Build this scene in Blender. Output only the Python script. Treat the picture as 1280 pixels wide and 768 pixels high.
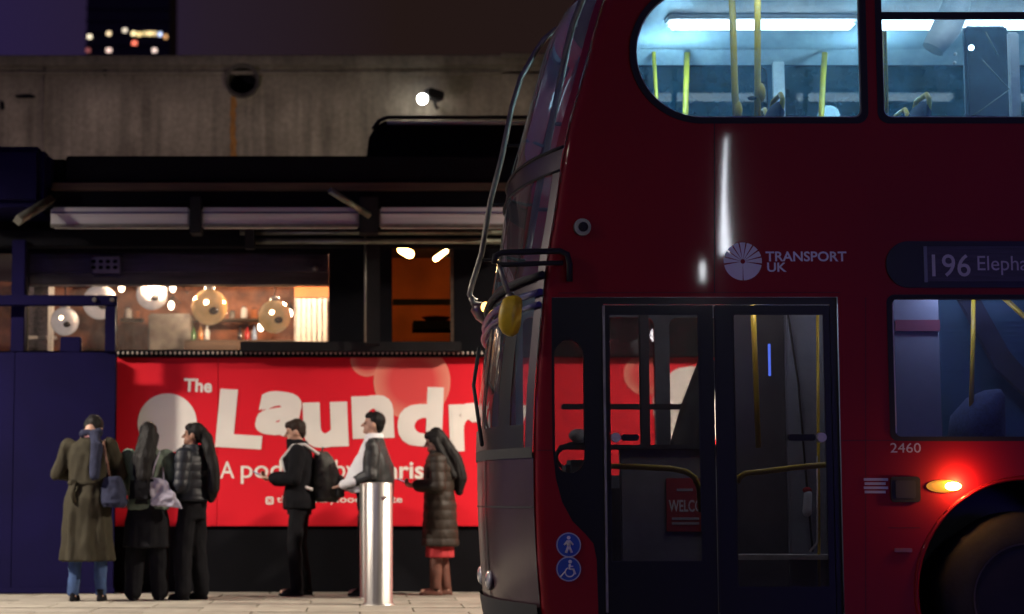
import bpy, bmesh, math, random
from mathutils import Vector, Matrix, noise
from mathutils.geometry import tessellate_polygon
random.seed(7)
R = math.radians
S = bpy.context.scene
for o in list(bpy.data.objects): bpy.data.objects.remove(o)
COL = S.collection

# ------------------------------------------------------------------ camera
F, CX, CY, HZ, H = 2400.0, 450.0, 384.0, 622.0, 1.05      # focal px, principal point, horizon row, eye height
TH = math.atan((HZ - CY) / F)
cam = bpy.data.cameras.new('camera'); co = bpy.data.objects.new('camera', cam); COL.objects.link(co)
co.location = (0, 0, H); co.rotation_euler = (math.pi/2 + TH, 0, 0)
cam.sensor_width = 36; cam.lens = F / 1280 * 36
cam.shift_x = (640 - CX) / 1280
cam.clip_end = 3000
cam.dof.use_dof = True; cam.dof.focus_distance = 11.6; cam.dof.aperture_fstop = 1.9
S.camera = co

def at(px, py, Y):
    """photo pixel -> point on the vertical plane at depth Y"""
    u, v = (px - CX) / F, -(py - CY) / F
    d = Vector((u, math.cos(TH) - v*math.sin(TH), math.sin(TH) + v*math.cos(TH)))
    return Vector((0, 0, H)) + d * (Y / d.y)

# ------------------------------------------------------------------ world, sun, exposure
W = bpy.data.worlds.new('World'); S.world = W; W.use_nodes = True
nt = W.node_tree; nt.nodes.clear()
out = nt.nodes.new('ShaderNodeOutputWorld'); bg = nt.nodes.new('ShaderNodeBackground')
tc = nt.nodes.new('ShaderNodeTexCoord'); sp = nt.nodes.new('ShaderNodeSeparateXYZ')
rp = nt.nodes.new('ShaderNodeValToRGB'); mr = nt.nodes.new('ShaderNodeMapRange')
nt.links.new(tc.outputs['Generated'], sp.inputs[0]); nt.links.new(sp.outputs['X'], mr.inputs[0])
mr.inputs[1].default_value = -0.22; mr.inputs[2].default_value = 0.02
nt.links.new(mr.outputs[0], rp.inputs[0])
rp.color_ramp.elements[0].color = (.019, .012, .056, 1); rp.color_ramp.elements[1].color = (.016, .0085, .0075, 1)
e = rp.color_ramp.elements.new(.6); e.color = (.019, .0115, .020, 1)
nt.links.new(rp.outputs[0], bg.inputs[0]); bg.inputs[1].default_value = 1.0
nt.links.new(bg.outputs[0], out.inputs[0])
sl = bpy.data.lights.new('night_glow', 'SUN'); so = bpy.data.objects.new('night_glow', sl); COL.objects.link(so)
sl.energy = .05; sl.angle = R(30); sl.color = (.55, .5, 1.0); so.rotation_euler = (R(50), 0, R(-25))
S.view_settings.view_transform = 'Standard'; S.view_settings.look = 'None'
S.view_settings.exposure = 0; S.view_settings.gamma = 1
S.render.engine = 'CYCLES'
S.cycles.use_denoising = True; S.cycles.max_bounces = 8; S.cycles.transparent_max_bounces = 16
S.cycles.caustics_reflective = False; S.cycles.caustics_refractive = False; S.cycles.sample_clamp_indirect = 4

# ------------------------------------------------------------------ materials
def mat(name, col, rough=.6, metal=0., var=.15, vs=6., bump=0., bs=40., coat=0., coat_r=.1, emit=None, es=0., spec=None, stretch=None, rvar=0.):
    m = bpy.data.materials.new(name); m.use_nodes = True
    n = m.node_tree.nodes; l = m.node_tree.links; b = n['Principled BSDF']
    b.inputs['Roughness'].default_value = rough; b.inputs['Metallic'].default_value = metal
    b.inputs['Coat Weight'].default_value = coat; b.inputs['Coat Roughness'].default_value = coat_r
    if spec is not None: b.inputs['Specular IOR Level'].default_value = spec
    t = n.new('ShaderNodeTexCoord'); mp = n.new('ShaderNodeMapping'); l.new(t.outputs['Object'], mp.inputs[0])
    if stretch: mp.inputs['Scale'].default_value = stretch
    if var > 0:
        no = n.new('ShaderNodeTexNoise'); no.inputs['Scale'].default_value = vs; no.inputs['Detail'].default_value = 6
        l.new(mp.outputs[0], no.inputs[0])
        r = n.new('ShaderNodeMapRange'); r.inputs[1].default_value = .25; r.inputs[2].default_value = .75
        r.inputs[3].default_value = 1 - var; r.inputs[4].default_value = 1 + var*.6
        l.new(no.outputs[0], r.inputs[0])
        mx = n.new('ShaderNodeMix'); mx.data_type = 'RGBA'; mx.blend_type = 'MULTIPLY'; mx.inputs[0].default_value = 1
        mx.inputs[6].default_value = (*col, 1); l.new(r.outputs[0], mx.inputs[7]); l.new(mx.outputs[2], b.inputs['Base Color'])
        if rvar:
            r2 = n.new('ShaderNodeMapRange'); r2.inputs[1].default_value = .3; r2.inputs[2].default_value = .7
            r2.inputs[3].default_value = max(0, rough - rvar); r2.inputs[4].default_value = rough + rvar
            l.new(no.outputs[0], r2.inputs[0]); l.new(r2.outputs[0], b.inputs['Roughness'])
    else:
        b.inputs['Base Color'].default_value = (*col, 1)
    if bump:
        n2 = n.new('ShaderNodeTexNoise'); n2.inputs['Scale'].default_value = bs; n2.inputs['Detail'].default_value = 4
        l.new(mp.outputs[0], n2.inputs[0])
        bp = n.new('ShaderNodeBump'); bp.inputs['Strength'].default_value = bump; bp.inputs['Distance'].default_value = .01
        l.new(n2.outputs[0], bp.inputs['Height']); l.new(bp.outputs[0], b.inputs['Normal'])
    if emit:
        b.inputs['Emission Color'].default_value = (*emit, 1); b.inputs['Emission Strength'].default_value = es
    return m

def glass(name, tint=(.9, .95, .95), refl=(1, 1, 1), dirt_haze=0., ior=1.5, rough=.02, dirt_haze_col=(.25, .3, .3)):
    m = bpy.data.materials.new(name); m.use_nodes = True
    n = m.node_tree.nodes; l = m.node_tree.links; n.clear()
    o = n.new('ShaderNodeOutputMaterial'); t = n.new('ShaderNodeBsdfTransparent'); g = n.new('ShaderNodeBsdfGlossy')
    f = n.new('ShaderNodeFresnel'); f.inputs[0].default_value = ior
    mx = n.new('ShaderNodeMixShader'); t.inputs[0].default_value = (*tint, 1); g.inputs[0].default_value = (*refl, 1)
    g.inputs['Roughness'].default_value = rough
    l.new(f.outputs[0], mx.inputs[0]); l.new(t.outputs[0], mx.inputs[1]); l.new(g.outputs[0], mx.inputs[2])
    last = mx
    if dirt_haze:  # dirt film whose tint also imitates lit haze and reflections
        d = n.new('ShaderNodeAddShader'); d1 = n.new('ShaderNodeBsdfDiffuse'); d2 = n.new('ShaderNodeBsdfTranslucent')
        for q in (d1, d2): q.inputs[0].default_value = (*[v*.6 for v in dirt_haze_col], 1)
        l.new(d1.outputs[0], d.inputs[0]); l.new(d2.outputs[0], d.inputs[1])
        tcn = n.new('ShaderNodeTexCoord'); no = n.new('ShaderNodeTexNoise'); no.inputs['Scale'].default_value = 9; no.inputs['Detail'].default_value = 9
        no.inputs['Roughness'].default_value = .7
        l.new(tcn.outputs['Object'], no.inputs[0])
        r = n.new('ShaderNodeMapRange'); r.inputs[1].default_value = .35; r.inputs[2].default_value = .8; r.inputs[3].default_value = dirt_haze*.3; r.inputs[4].default_value = dirt_haze
        l.new(no.outputs[0], r.inputs[0])
        m2 = n.new('ShaderNodeMixShader'); l.new(r.outputs[0], m2.inputs[0]); l.new(mx.outputs[0], m2.inputs[1]); l.new(d.outputs[0], m2.inputs[2]); last = m2
    l.new(last.outputs[0], o.inputs[0])
    return m

def emis(name, col, s):
    m = bpy.data.materials.new(name); m.use_nodes = True
    n = m.node_tree.nodes; n.clear(); o = n.new('ShaderNodeOutputMaterial'); e = n.new('ShaderNodeEmission')
    e.inputs[0].default_value = (*col, 1); e.inputs[1].default_value = s; m.node_tree.links.new(e.outputs[0], o.inputs[0])
    return m

M = {}
M['busred'] = mat('bus_red_paint', (.27, .0025, .010), .55, 0, .10, 1.2, bump=.012, bs=3, coat=.38, coat_r=.04, spec=.2)
M['busdark'] = mat('bus_plum_grey_panel', (.050, .018, .026), .36, .2, .4, 3, bump=.05, bs=5, coat=.4, coat_r=.15, stretch=(1, 1, .35))
M['black'] = mat('black_gloss_trim', (.004, .004, .005), .4, 0, .2, 5, coat=.15, spec=.25)
M['rubber'] = mat('black_rubber', (.008, .008, .009), .7, 0, .2, 8)
M['tyre'] = mat('tyre_rubber', (.012, .012, .014), .85, 0, .3, 15, bump=.2, bs=50)
M['steel'] = mat('brushed_steel', (.52, .49, .46), .40, 1., .22, 3, stretch=(14, 14, .4), rvar=.08)
M['silver'] = mat('worn_silver_tube', (.26, .24, .20), .42, .8, .3, 12)
M['yellow'] = mat('yellow_grab_pole', (.72, .50, .03), .38, 0, .12, 10)
M['yellowm'] = mat('yellow_mirror_shell', (.82, .56, .02), .42, 0, .25, 14, bump=.2, bs=25)
M['fin'] = mat('cream_radiator_enamel', (.42, .38, .32), .5, 0, .1, 5)
M['white'] = mat('white_print', (.78, .76, .74), .6, 0, .08, 5)
M['greyprint'] = mat('pale_grey_print', (.52, .5, .5), .6, 0, .12, 20)
M['intw'] = mat('bus_interior_pale_panel', (.72, .77, .80), .5, 0, .08, 3)
M['intg'] = mat('bus_interior_grey_panel', (.20, .22, .26), .55, 0, .15, 4)
M['intd'] = mat('bus_interior_dark', (.03, .032, .04), .7, 0, .2, 5)
M['moq'] = mat('blue_seat_moquette', (.03, .05, .12), .9, 0, .5, 60)
M['floor'] = mat('bus_floor_vinyl', (.05, .05, .06), .6, 0, .3, 30)
M['blue'] = mat('blue_sticker', (.02, .08, .42), .5, 0, .1, 20)
M['glassu'] = glass('upper_deck_glass', (.80, .90, .95), dirt_haze=.26, dirt_haze_col=(.36, .74, 1.0))  # blue film imitates the glowing haze of the lit deck
M['glassfar'] = glass('offside_tinted_glass', (.06, .12, .16), dirt_haze=.45, dirt_haze_col=(.02, .15, .23))  # teal film stands in for reflections in the far windows
M['glassl'] = glass('door_glass', (.62, .62, .64), dirt_haze=.13, dirt_haze_col=(.22, .19, .18))
M['glassw'] = glass('lower_window_glass', (.72, .76, .85), dirt_haze=.08, dirt_haze_col=(.3, .36, .7))
M['glassclear'] = glass('cab_glass', (.88, .88, .88), dirt_haze=.04)
M['glassf'] = glass('windscreen_glass', (.45, .5, .52), dirt_haze=.16, dirt_haze_col=(.30, .32, .32), ior=1.6)
M['glassr'] = glass('food_hall_glass', (.95, .93, .92), dirt_haze=.06, dirt_haze_col=(.6, .55, .55))
M['tube'] = emis('bus_ceiling_tube', (.80, .92, 1.0), 9)
M['tubelow'] = emis('bus_lower_tube', (.72, .78, 1.0), 9)
M['amber'] = emis('amber_lamp', (1, .50, .12), 80)
M['ambers'] = emis('amber_marker', (1, .5, .12), 6)
M['red'] = mat('hoarding_red_vinyl', (.70, .008, .022), .55, 0, .06, 1.5, bump=.02, bs=6, spec=.3)
M['cream'] = mat('hoarding_cream_print', (.80, .76, .70), .6, 0, .05, 4)
M['navy'] = mat('blue_washed_dark_board', (.004, .0025, .030), .9, 0, .25, 2, bump=.05, spec=.12)  # dark boards; the blue wash over them is put into this colour
M['ink'] = mat('black_painted_timber', (.004, .004, .006), .85, 0, .3, 4, bump=.1, spec=.12)
M['inkm'] = mat('black_steel_section', (.012, .012, .013), .5, .3, .3, 7, spec=.3)
M['timber'] = mat('brown_timber_strip', (.06, .035, .02), .8, 0, .4, 5, bump=.2, stretch=(.3, 3, 6))
M['awning'] = mat('awning_grey_white_metal', (.52, .50, .49), .6, 0, .18, 3, stretch=(.3, 1, 8))
M['galv'] = mat('galvanised_pipe', (.20, .20, .15), .4, .7, .4, 8)
M['orange'] = mat('orange_painted_wall', (.42, .12, .03), .8, 0, .25, 3)
M['brownw'] = mat('brown_mottled_plaster', (.30, .11, .055), .85, 0, .85, 5, bump=.4, bs=20)
M['tile'] = mat('dark_patterned_tile', (.10, .09, .12), .4, 0, .8, 30)
M['greyb'] = mat('grey_cabinet', (.24, .22, .19), .5, 0, .6, 9)
M['skin'] = mat('skin', (.50, .29, .21), .55, 0, .12, 30)
M['skind'] = mat('skin_brown', (.28, .14, .09), .55, 0, .12, 30)
M['hair'] = mat('black_hair', (.006, .005, .005), .62, 0, .4, 60, stretch=(6, 6, .5), spec=.2)
M['hairb'] = mat('brown_hair', (.022, .013, .009), .62, 0, .4, 60, stretch=(6, 6, .5), spec=.2)
M['olive'] = mat('olive_trench_cotton', (.036, .031, .019), .85, 0, .3, 8, bump=.25, bs=180, spec=.2)
M['jeans'] = mat('blue_denim', (.03, .065, .16), .9, 0, .35, 14, bump=.3, bs=200)
M['blackc'] = mat('black_cloth', (.006, .006, .008), .9, 0, .3, 14, bump=.3, bs=150, spec=.15)
M['navyc'] = mat('navy_puffer_nylon', (.009, .011, .017), .5, 0, .25, 12, bump=.15, bs=60, spec=.3)
M['mint'] = mat('pale_green_jacket', (.12, .16, .125), .85, 0, .2, 12, bump=.25, bs=120)
M['tote'] = mat('pale_lilac_tote', (.34, .32, .40), .8, 0, .25, 9, bump=.25, bs=100)
M['pack'] = mat('grey_green_backpack', (.038, .038, .032), .7, 0, .45, 18, bump=.3, bs=120)
M['shirt'] = mat('white_shirt', (.80, .80, .82), .8, 0, .07, 14, bump=.15, bs=60)
M['leather'] = mat('black_leather', (.014, .015, .016), .52, 0, .3, 20, bump=.3, bs=70)
M['puffb'] = mat('olive_brown_puffer', (.022, .014, .009), .6, 0, .3, 12, bump=.2, bs=60, spec=.3)
M['hub'] = mat('dark_wheel_hub', (.012, .012, .014), .6, .2, .3, 10, spec=.3)
M['redc'] = mat('red_skirt_wool', (.38, .02, .025), .85, 0, .2, 14)
M['brownshoe'] = mat('brown_shoe', (.12, .045, .03), .5, 0, .2, 14)
M['phone'] = mat('phone_black', (.01, .01, .012), .15, 0, 0)
M['screen'] = emis('phone_screen', (.7, .8, 1), 1.2)
M['eye'] = mat('dark_eye', (.015, .01, .01), .2, 0, 0)
M['scarf'] = mat('blue_grey_scarf', (.022, .025, .05), .9, 0, .3, 20, spec=.2)
M['pink'] = mat('pink_collar', (.60, .30, .32), .8, 0, .1, 10)
M['asphalt'] = mat('asphalt', (.05, .05, .052), .85, 0, .4, 20, bump=.4, bs=120)
M['lampgrey'] = mat('lamp_post_grey', (.12, .12, .13), .5, .5, .2, 8)

def slab_mat(i):
    c = (.28, .255, .21); k = .82 + .3*random.random()
    return mat('paving_stone_%d' % i, tuple(v*k for v in c), .75, 0, .35, 5, bump=.25, bs=60)
SLABS = [slab_mat(i) for i in range(5)]

def concrete():
    m = bpy.data.materials.new('stained_concrete'); m.use_nodes = True
    n = m.node_tree.nodes; l = m.node_tree.links; b = n['Principled BSDF']; b.inputs['Roughness'].default_value = .9
    t = n.new('ShaderNodeTexCoord')
    def nz(scale, sx, sy, sz, det=8):
        mp = n.new('ShaderNodeMapping'); mp.inputs['Scale'].default_value = (sx, sy, sz); l.new(t.outputs['Object'], mp.inputs[0])
        q = n.new('ShaderNodeTexNoise'); q.inputs['Scale'].default_value = scale; q.inputs['Detail'].default_value = det; l.new(mp.outputs[0], q.inputs[0]); return q
    a = nz(1.2, 1, 1, 1); s = nz(3.0, 2.2, 1, .12); f = nz(14, 1, 1, 1)
    r1 = n.new('ShaderNodeValToRGB'); r1.color_ramp.elements[0].position = .3; r1.color_ramp.elements[1].position = .72
    r1.color_ramp.elements[0].color = (.15, .13, .10, 1); r1.color_ramp.elements[1].color = (.31, .28, .22, 1)
    l.new(a.outputs[0], r1.inputs[0])
    r2 = n.new('ShaderNodeMapRange'); r2.inputs[1].default_value = .35; r2.inputs[2].default_value = .65; r2.inputs[3].default_value = .62; r2.inputs[4].default_value = 1.1
    l.new(s.outputs[0], r2.inputs[0])
    r3 = n.new('ShaderNodeMapRange'); r3.inputs[1].default_value = .3; r3.inputs[2].default_value = .7; r3.inputs[3].default_value = .8; r3.inputs[4].default_value = 1.15
    l.new(f.outputs[0], r3.inputs[0])
    # a band of soot runs down unevenly from the coping
    sx = n.new('ShaderNodeSeparateXYZ'); l.new(t.outputs['Object'], sx.inputs[0])
    ad = n.new('ShaderNodeMath'); ad.operation = 'MULTIPLY_ADD'; ad.inputs[1].default_value = 1.6; l.new(s.outputs[0], ad.inputs[0]); l.new(sx.outputs['Z'], ad.inputs[2])
    r4 = n.new('ShaderNodeMapRange'); r4.inputs[1].default_value = 7.75; r4.inputs[2].default_value = 8.4; r4.inputs[3].default_value = 1; r4.inputs[4].default_value = .35
    l.new(ad.outputs[0], r4.inputs[0])
    v = r1.outputs[0]
    for q in (r2, r3, r4):
        mx = n.new('ShaderNodeMix'); mx.data_type = 'RGBA'; mx.blend_type = 'MULTIPLY'; mx.inputs[0].default_value = 1
        l.new(v, mx.inputs[6]); l.new(q.outputs[0], mx.inputs[7]); v = mx.outputs[2]
    l.new(v, b.inputs['Base Color'])
    bp = n.new('ShaderNodeBump'); bp.inputs['Strength'].default_value = .4; bp.inputs['Distance'].default_value = .03; l.new(f.outputs[0], bp.inputs['Height']); l.new(bp.outputs[0], b.inputs['Normal'])
    return m
M['conc'] = concrete()
M['rust'] = mat('rust_stain', (.28, .13, .03), .9, 0, .5, 12, stretch=(4, 1, .6))

def bubble_mat(name, inner, rim):
    m = bpy.data.materials.new(name); m.use_nodes = True
    n = m.node_tree.nodes; l = m.node_tree.links; b = n['Principled BSDF']; b.inputs['Roughness'].default_value = .6
    t = n.new('ShaderNodeUVMap'); t.uv_map = 'rad'; s = n.new('ShaderNodeSeparateXYZ'); l.new(t.outputs[0], s.inputs[0])
    r = n.new('ShaderNodeValToRGB'); r.color_ramp.elements[0].position = .55; r.color_ramp.elements[0].color = (*inner, 1)
    r.color_ramp.elements[1].position = .97; r.color_ramp.elements[1].color = (*rim, 1); l.new(s.outputs[0], r.inputs[0]); l.new(r.outputs[0], b.inputs['Base Color'])
    return m
M['bubble'] = bubble_mat('printed_bubble', (.66, .055, .055), (.74, .24, .17))

# ------------------------------------------------------------------ mesh helpers
class MB:
    def __init__(s): s.v = []; s.f = []; s.sm = []
    def add(s, vs, fs, smooth=False):
        b = len(s.v); s.v += [tuple(v) for v in vs]
        s.f += [tuple(b + i for i in f) for f in fs]; s.sm += [smooth]*len(fs)
        return s
    def box(s, a, b, bev=0):
        x0, x1 = sorted((a[0], b[0])); y0, y1 = sorted((a[1], b[1])); z0, z1 = sorted((a[2], b[2]))
        if bev <= 0:
            vs = [(x, y, z) for z in (z0, z1) for y in (y0, y1) for x in (x0, x1)]
            return s.add(vs, [(0, 2, 3, 1), (4, 5, 7, 6), (0, 1, 5, 4), (2, 6, 7, 3), (0, 4, 6, 2), (1, 3, 7, 5)])
        bm = bmesh.new(); bmesh.ops.create_cube(bm, size=1)
        for v in bm.verts: v.co = Vector(((x0+x1)/2 + v.co.x*(x1-x0), (y0+y1)/2 + v.co.y*(y1-y0), (z0+z1)/2 + v.co.z*(z1-z0)))
        bev = min(bev, (x1-x0)*.45, (y1-y0)*.45, (z1-z0)*.45)
        bmesh.ops.bevel(bm, geom=bm.edges[:], offset=bev, segments=2, affect='EDGES')
        bm.verts.index_update(); s.add([v.co[:] for v in bm.verts], [[v.index for v in f.verts] for f in bm.faces]); bm.free(); return s
    def tube(s, pts, r, n=10, close=False):
        pts = [Vector(p) for p in pts]; rs = r if isinstance(r, (list, tuple)) else [r]*len(pts)
        t0 = (pts[1]-pts[0]).normalized(); up = Vector((0, 0, 1)) if abs(t0.z) < .9 else Vector((0, 1, 0))
        nrm = t0.cross(up).normalized(); vs = []; k = len(pts)
        for i, p in enumerate(pts):
            t = (pts[min(i+1, k-1)] - pts[max(i-1, 0)]).normalized()
            nrm = (nrm - t*nrm.dot(t)).normalized(); bn = t.cross(nrm)
            vs += [p + (nrm*math.cos(a) + bn*math.sin(a))*rs[i] for a in (2*math.pi*j/n for j in range(n))]
        fs = [(i*n+j, i*n+(j+1) % n, (i+1)*n+(j+1) % n, (i+1)*n+j) for i in range(k-1) for j in range(n)]
        s.add(vs, fs, True)
        b = len(s.v) - k*n
        s.f += [tuple(b+j for j in reversed(range(n))), tuple(b+(k-1)*n+j for j in range(n))]; s.sm += [False, False]
        return s
    def lathe(s, prof, c, axis='z', n=32, caps=True):
        """prof: (radius, height) list"""
        vs = []; c = Vector(c)
        for r, h in prof:
            for j in range(n):
                a = 2*math.pi*j/n; u, w = r*math.cos(a), r*math.sin(a)
                vs.append(c + (Vector((u, w, h)) if axis == 'z' else Vector((u, h, w)) if axis == 'y' else Vector((h, u, w))))
        k = len(prof)
        fs = [(i*n+j, i*n+(j+1) % n, (i+1)*n+(j+1) % n, (i+1)*n+j) for i in range(k-1) for j in range(n)]
        if axis == 'y': fs = [tuple(reversed(f)) for f in fs]
        s.add(vs, fs, True)
        if caps:
            b = len(s.v) - k*n
            s.f += [tuple(b+j for j in range(n)), tuple(b+(k-1)*n+j for j in range(n))]; s.sm += [False, False]
        return s
    def ball(s, c, r, n=14, m=9):
        if not isinstance(r, (tuple, list)): r = (r, r, r)
        c = Vector(c); vs = [c + Vector((0, 0, -r[2]))]
        for i in range(1, m):
            a = -math.pi/2 + math.pi*i/m
            vs += [c + Vector((r[0]*math.cos(a)*math.cos(q), r[1]*math.cos(a)*math.sin(q), r[2]*math.sin(a))) for q in (2*math.pi*j/n for j in range(n))]
        vs.append(c + Vector((0, 0, r[2])))
        fs = [(0, 1+(j+1) % n, 1+j) for j in range(n)]
        fs += [(1+i*n+j, 1+i*n+(j+1) % n, 1+(i+1)*n+(j+1) % n, 1+(i+1)*n+j) for i in range(m-2) for j in range(n)]
        L = len(vs)-1; b = 1+(m-2)*n
        fs += [(b+j, b+(j+1) % n, L) for j in range(n)]
        return s.add(vs, fs, True)
    def cap(s, a, b, r0, r1, n=12):
        a, b = Vector(a), Vector(b); d = b-a; L = d.length
        if L < 1e-5: return s.ball(a, max(r0, r1))
        d /= L; pts = []; rs = []
        for k in (-1, -.92, -.7, -.38): pts.append(a + d*k*r0); rs.append(max(r0*math.sqrt(max(0, 1-k*k)), r0*.08))
        for k in (0, .25, .5, .75, 1): pts.append(a + d*L*k); rs.append(r0+(r1-r0)*k)
        for k in (.38, .7, .92, 1): pts.append(b + d*k*r1); rs.append(max(r1*math.sqrt(max(0, 1-k*k)), r1*.08))
        return s.tube(pts, rs, n)
    def loft(s, rings, n=28, fold=None):
        """rings: (z, cx, cy, rx, ry); fold(angle, z) -> radius factor"""
        vs = []
        for z, cx, cy, rx, ry in rings:
            for j in range(n):
                a = 2*math.pi*j/n; k = fold(a, z) if fold else 1
                vs.append((cx+rx*math.cos(a)*k, cy+ry*math.sin(a)*k, z))
        k = len(rings)
        fs = [(i*n+j, i*n+(j+1) % n, (i+1)*n+(j+1) % n, (i+1)*n+j) for i in range(k-1) for j in range(n)]
        fs += [tuple(reversed(range(n))), tuple((k-1)*n+j for j in range(n))]
        return s.add(vs, fs, True)
    def plate(s, loops, Y, th):
        """loops of (X, Z): outline then holes; front face at Y, back at Y+th"""
        flat = [p for l in loops for p in l]
        tri = tessellate_polygon([[Vector((p[0], p[1], 0)) for p in l] for l in loops])
        N = len(flat); vs = [(p[0], Y, p[1]) for p in flat] + [(p[0], Y+th, p[1]) for p in flat]
        fs = []
        for t in tri:
            a, b, c = (Vector(flat[i]) for i in t)
            cr = (b.x-a.x)*(c.y-a.y)-(b.y-a.y)*(c.x-a.x)
            if abs(cr) < 1e-12: continue
            t = t if cr > 0 else tuple(reversed(t))
            fs.append(tuple(t)); fs.append(tuple(N+i for i in reversed(t)))
        b = 0
        for l in loops:
            k = len(l)
            ar = sum(l[i][0]*l[(i+1) % k][1]-l[(i+1) % k][0]*l[i][1] for i in range(k))
            hole = l is not loops[0]
            for i in range(k):
                q = (b+i, b+(i+1) % k, N+b+(i+1) % k, N+b+i)
                fs.append(q if (ar > 0) == hole else tuple(reversed(q)))
            b += k
        return s.add(vs, fs)
    def mesh(s, name):
        me = bpy.data.meshes.new(name); me.from_pydata(s.v, [], s.f)
        me.polygons.foreach_set('use_smooth', s.sm); me.update(); return me
    def build(s, name, m, parent=None, label=None):
        return obj(name, s.mesh(name), m, parent, label)

def obj(name, me, m, parent=None, label=None):
    o = bpy.data.objects.new(name, me); COL.objects.link(o)
    if m is not None:
        me.materials.clear(); me.materials.append(M[m] if isinstance(m, str) else m)
    if parent is not None:
        o.parent = parent; o.matrix_parent_inverse = parent_inv(parent)
    if label: o['label'] = label
    return o
def parent_inv(p):
    return p.matrix_basis.inverted() if p.type == 'EMPTY' else Matrix.Identity(4)
def tag(o, label, cat, group=None):
    o['label'] = label; o['category'] = cat
    if group: o['group'] = group
    return o
def empty(name, loc, label, cat, group=None):
    o = bpy.data.objects.new(name, None); COL.objects.link(o); o.location = loc; o.empty_display_size = .2
    return tag(o, label, cat, group)
def struct(o): o['kind'] = 'structure'; return o

def bxp(x0, y0, x1, y1, Y, th, bev=0, mb=None):
    """box whose front face fills a photo rectangle on the plane Y"""
    my, mx = (y0+y1)/2, (x0+x1)/2
    mb = mb or MB()
    return mb.box((at(x0, my, Y).x, Y, at(mx, y1, Y).z), (at(x1, my, Y).x, Y+th, at(mx, y0, Y).z), bev)
def rrect(x0, z0, x1, z1, r, n=6, rl=None):
    """rounded rectangle loop (counter-clockwise); rl = radius of the left corners"""
    rl = r if rl is None else rl; pts = []
    for cx, cz, a0, q in ((x1-r, z0+r, -90, r), (x1-r, z1-r, 0, r), (x0+rl, z1-rl, 90, rl), (x0+rl, z0+rl, 180, rl)):
        m = n if q <= r else n*3
        pts += [(cx+q*math.cos(R(a0+90*i/m)), cz+q*math.sin(R(a0+90*i/m))) for i in range(m+1)]
    return pts
def ring(x0, z0, x1, z1, w, Y, th, r=.02, mb=None):
    mb = mb or MB()
    return mb.plate([rrect(x0, z0, x1, z1, r+.001), rrect(x0+w, z0+w, x1-w, z1-w, max(.004, r-w*.5))], Y, th)

def text_pts(body, bold=0., ext=0.):
    cu = bpy.data.curves.new('t', 'FONT'); cu.body = body; cu.offset = bold; cu.fill_mode = 'FRONT'; cu.resolution_u = 4
    o = bpy.data.objects.new('t', cu); COL.objects.link(o)
    bpy.context.view_layer.update()
    me = bpy.data.meshes.new_from_object(o.evaluated_get(bpy.context.evaluated_depsgraph_get()))
    bpy.data.objects.remove(o)
    vs = [(v.co.x, v.co.y) for v in me.vertices]; fs = [tuple(p.vertices) for p in me.polygons]
    bpy.data.meshes.remove(me); return vs, fs
def text_on(name, body, px, Y, m, parent, bold=0., rot=0., thick=0.):
    """flat print: lettering fitted to a photo rectangle lying on the plane Y"""
    vs, fs = text_pts(body, bold); lay = [0]*len(vs)
    if thick:
        b0, f0 = vs, fs; vs, fs, lay = [], [], []
        for q, (ox, oy) in enumerate(((-1, -1), (-1, 0), (-1, 1), (0, -1), (0, 1), (1, -1), (1, 0), (1, 1), (0, 0))):
            k = len(vs); vs = vs+[(x+thick*ox, y+thick*oy) for x, y in b0]; fs = fs+[tuple(k+i for i in f) for f in f0]; lay += [q*.0004]*len(b0)
    if rot:
        c, s_ = math.cos(R(rot)), math.sin(R(rot)); vs = [(x*c-y*s_, x*s_+y*c) for x, y in vs]
    x0, x1 = min(v[0] for v in vs), max(v[0] for v in vs); y0, y1 = min(v[1] for v in vs), max(v[1] for v in vs)
    cy = (px[1]+px[3])/2; X0, X1 = at(px[0], cy, Y).x, at(px[2], cy, Y).x; Z0, Z1 = at(px[0], px[3], Y).z, at(px[0], px[1], Y).z
    mb = MB().add([(X0+(x-x0)/(x1-x0)*(X1-X0), Y-g_, Z0+(y-y0)/(y1-y0)*(Z1-Z0)) for (x, y), g_ in zip(vs, lay)], fs)
    return mb.build(name, m, parent)

# ================================================================== THE SETTING
struct(MB().box((-400, -60, -.3), (400, 900, 0)).build('road', 'asphalt'))
# near bus island with its kerb
isl = struct(MB().box((-40, -14, .003), (40, 10.1, .09)).build('bus_island_pavement', SLABS[1]))
pav = struct(MB().box((-40, 14.92, .003), (40, 44, .082)).build('pavement', mat('joint_sand', (.10, .09, .075), .9)))
MB().box((-40, 14.6, .003), (40, 14.90, .105), .012).build('kerb', SLABS[3], pav)
sx, sy = .90, .60
slab_meshes = [MB().box((-sx/2+.004, -sy/2+.004, 0), (sx/2-.004, sy/2-.004, .024), .004).mesh('paving_slab') for _ in range(5)]
for i, me in enumerate(slab_meshes): me.materials.append(SLABS[i])
for r_ in range(8):
    for c_ in range(-6, 9):
        o = bpy.data.objects.new('paving_slab', random.choice(slab_meshes)); COL.objects.link(o); o.parent = pav
        o.location = (c_*sx + (r_ % 2)*sx*.5, 15.22 + r_*sy, .0795 + random.uniform(-.0025, .0015)); o.rotation_euler = (random.uniform(-.003, .003), random.uniform(-.002, .002), 0)
PZ = .103        # top of the far pavement

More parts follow.
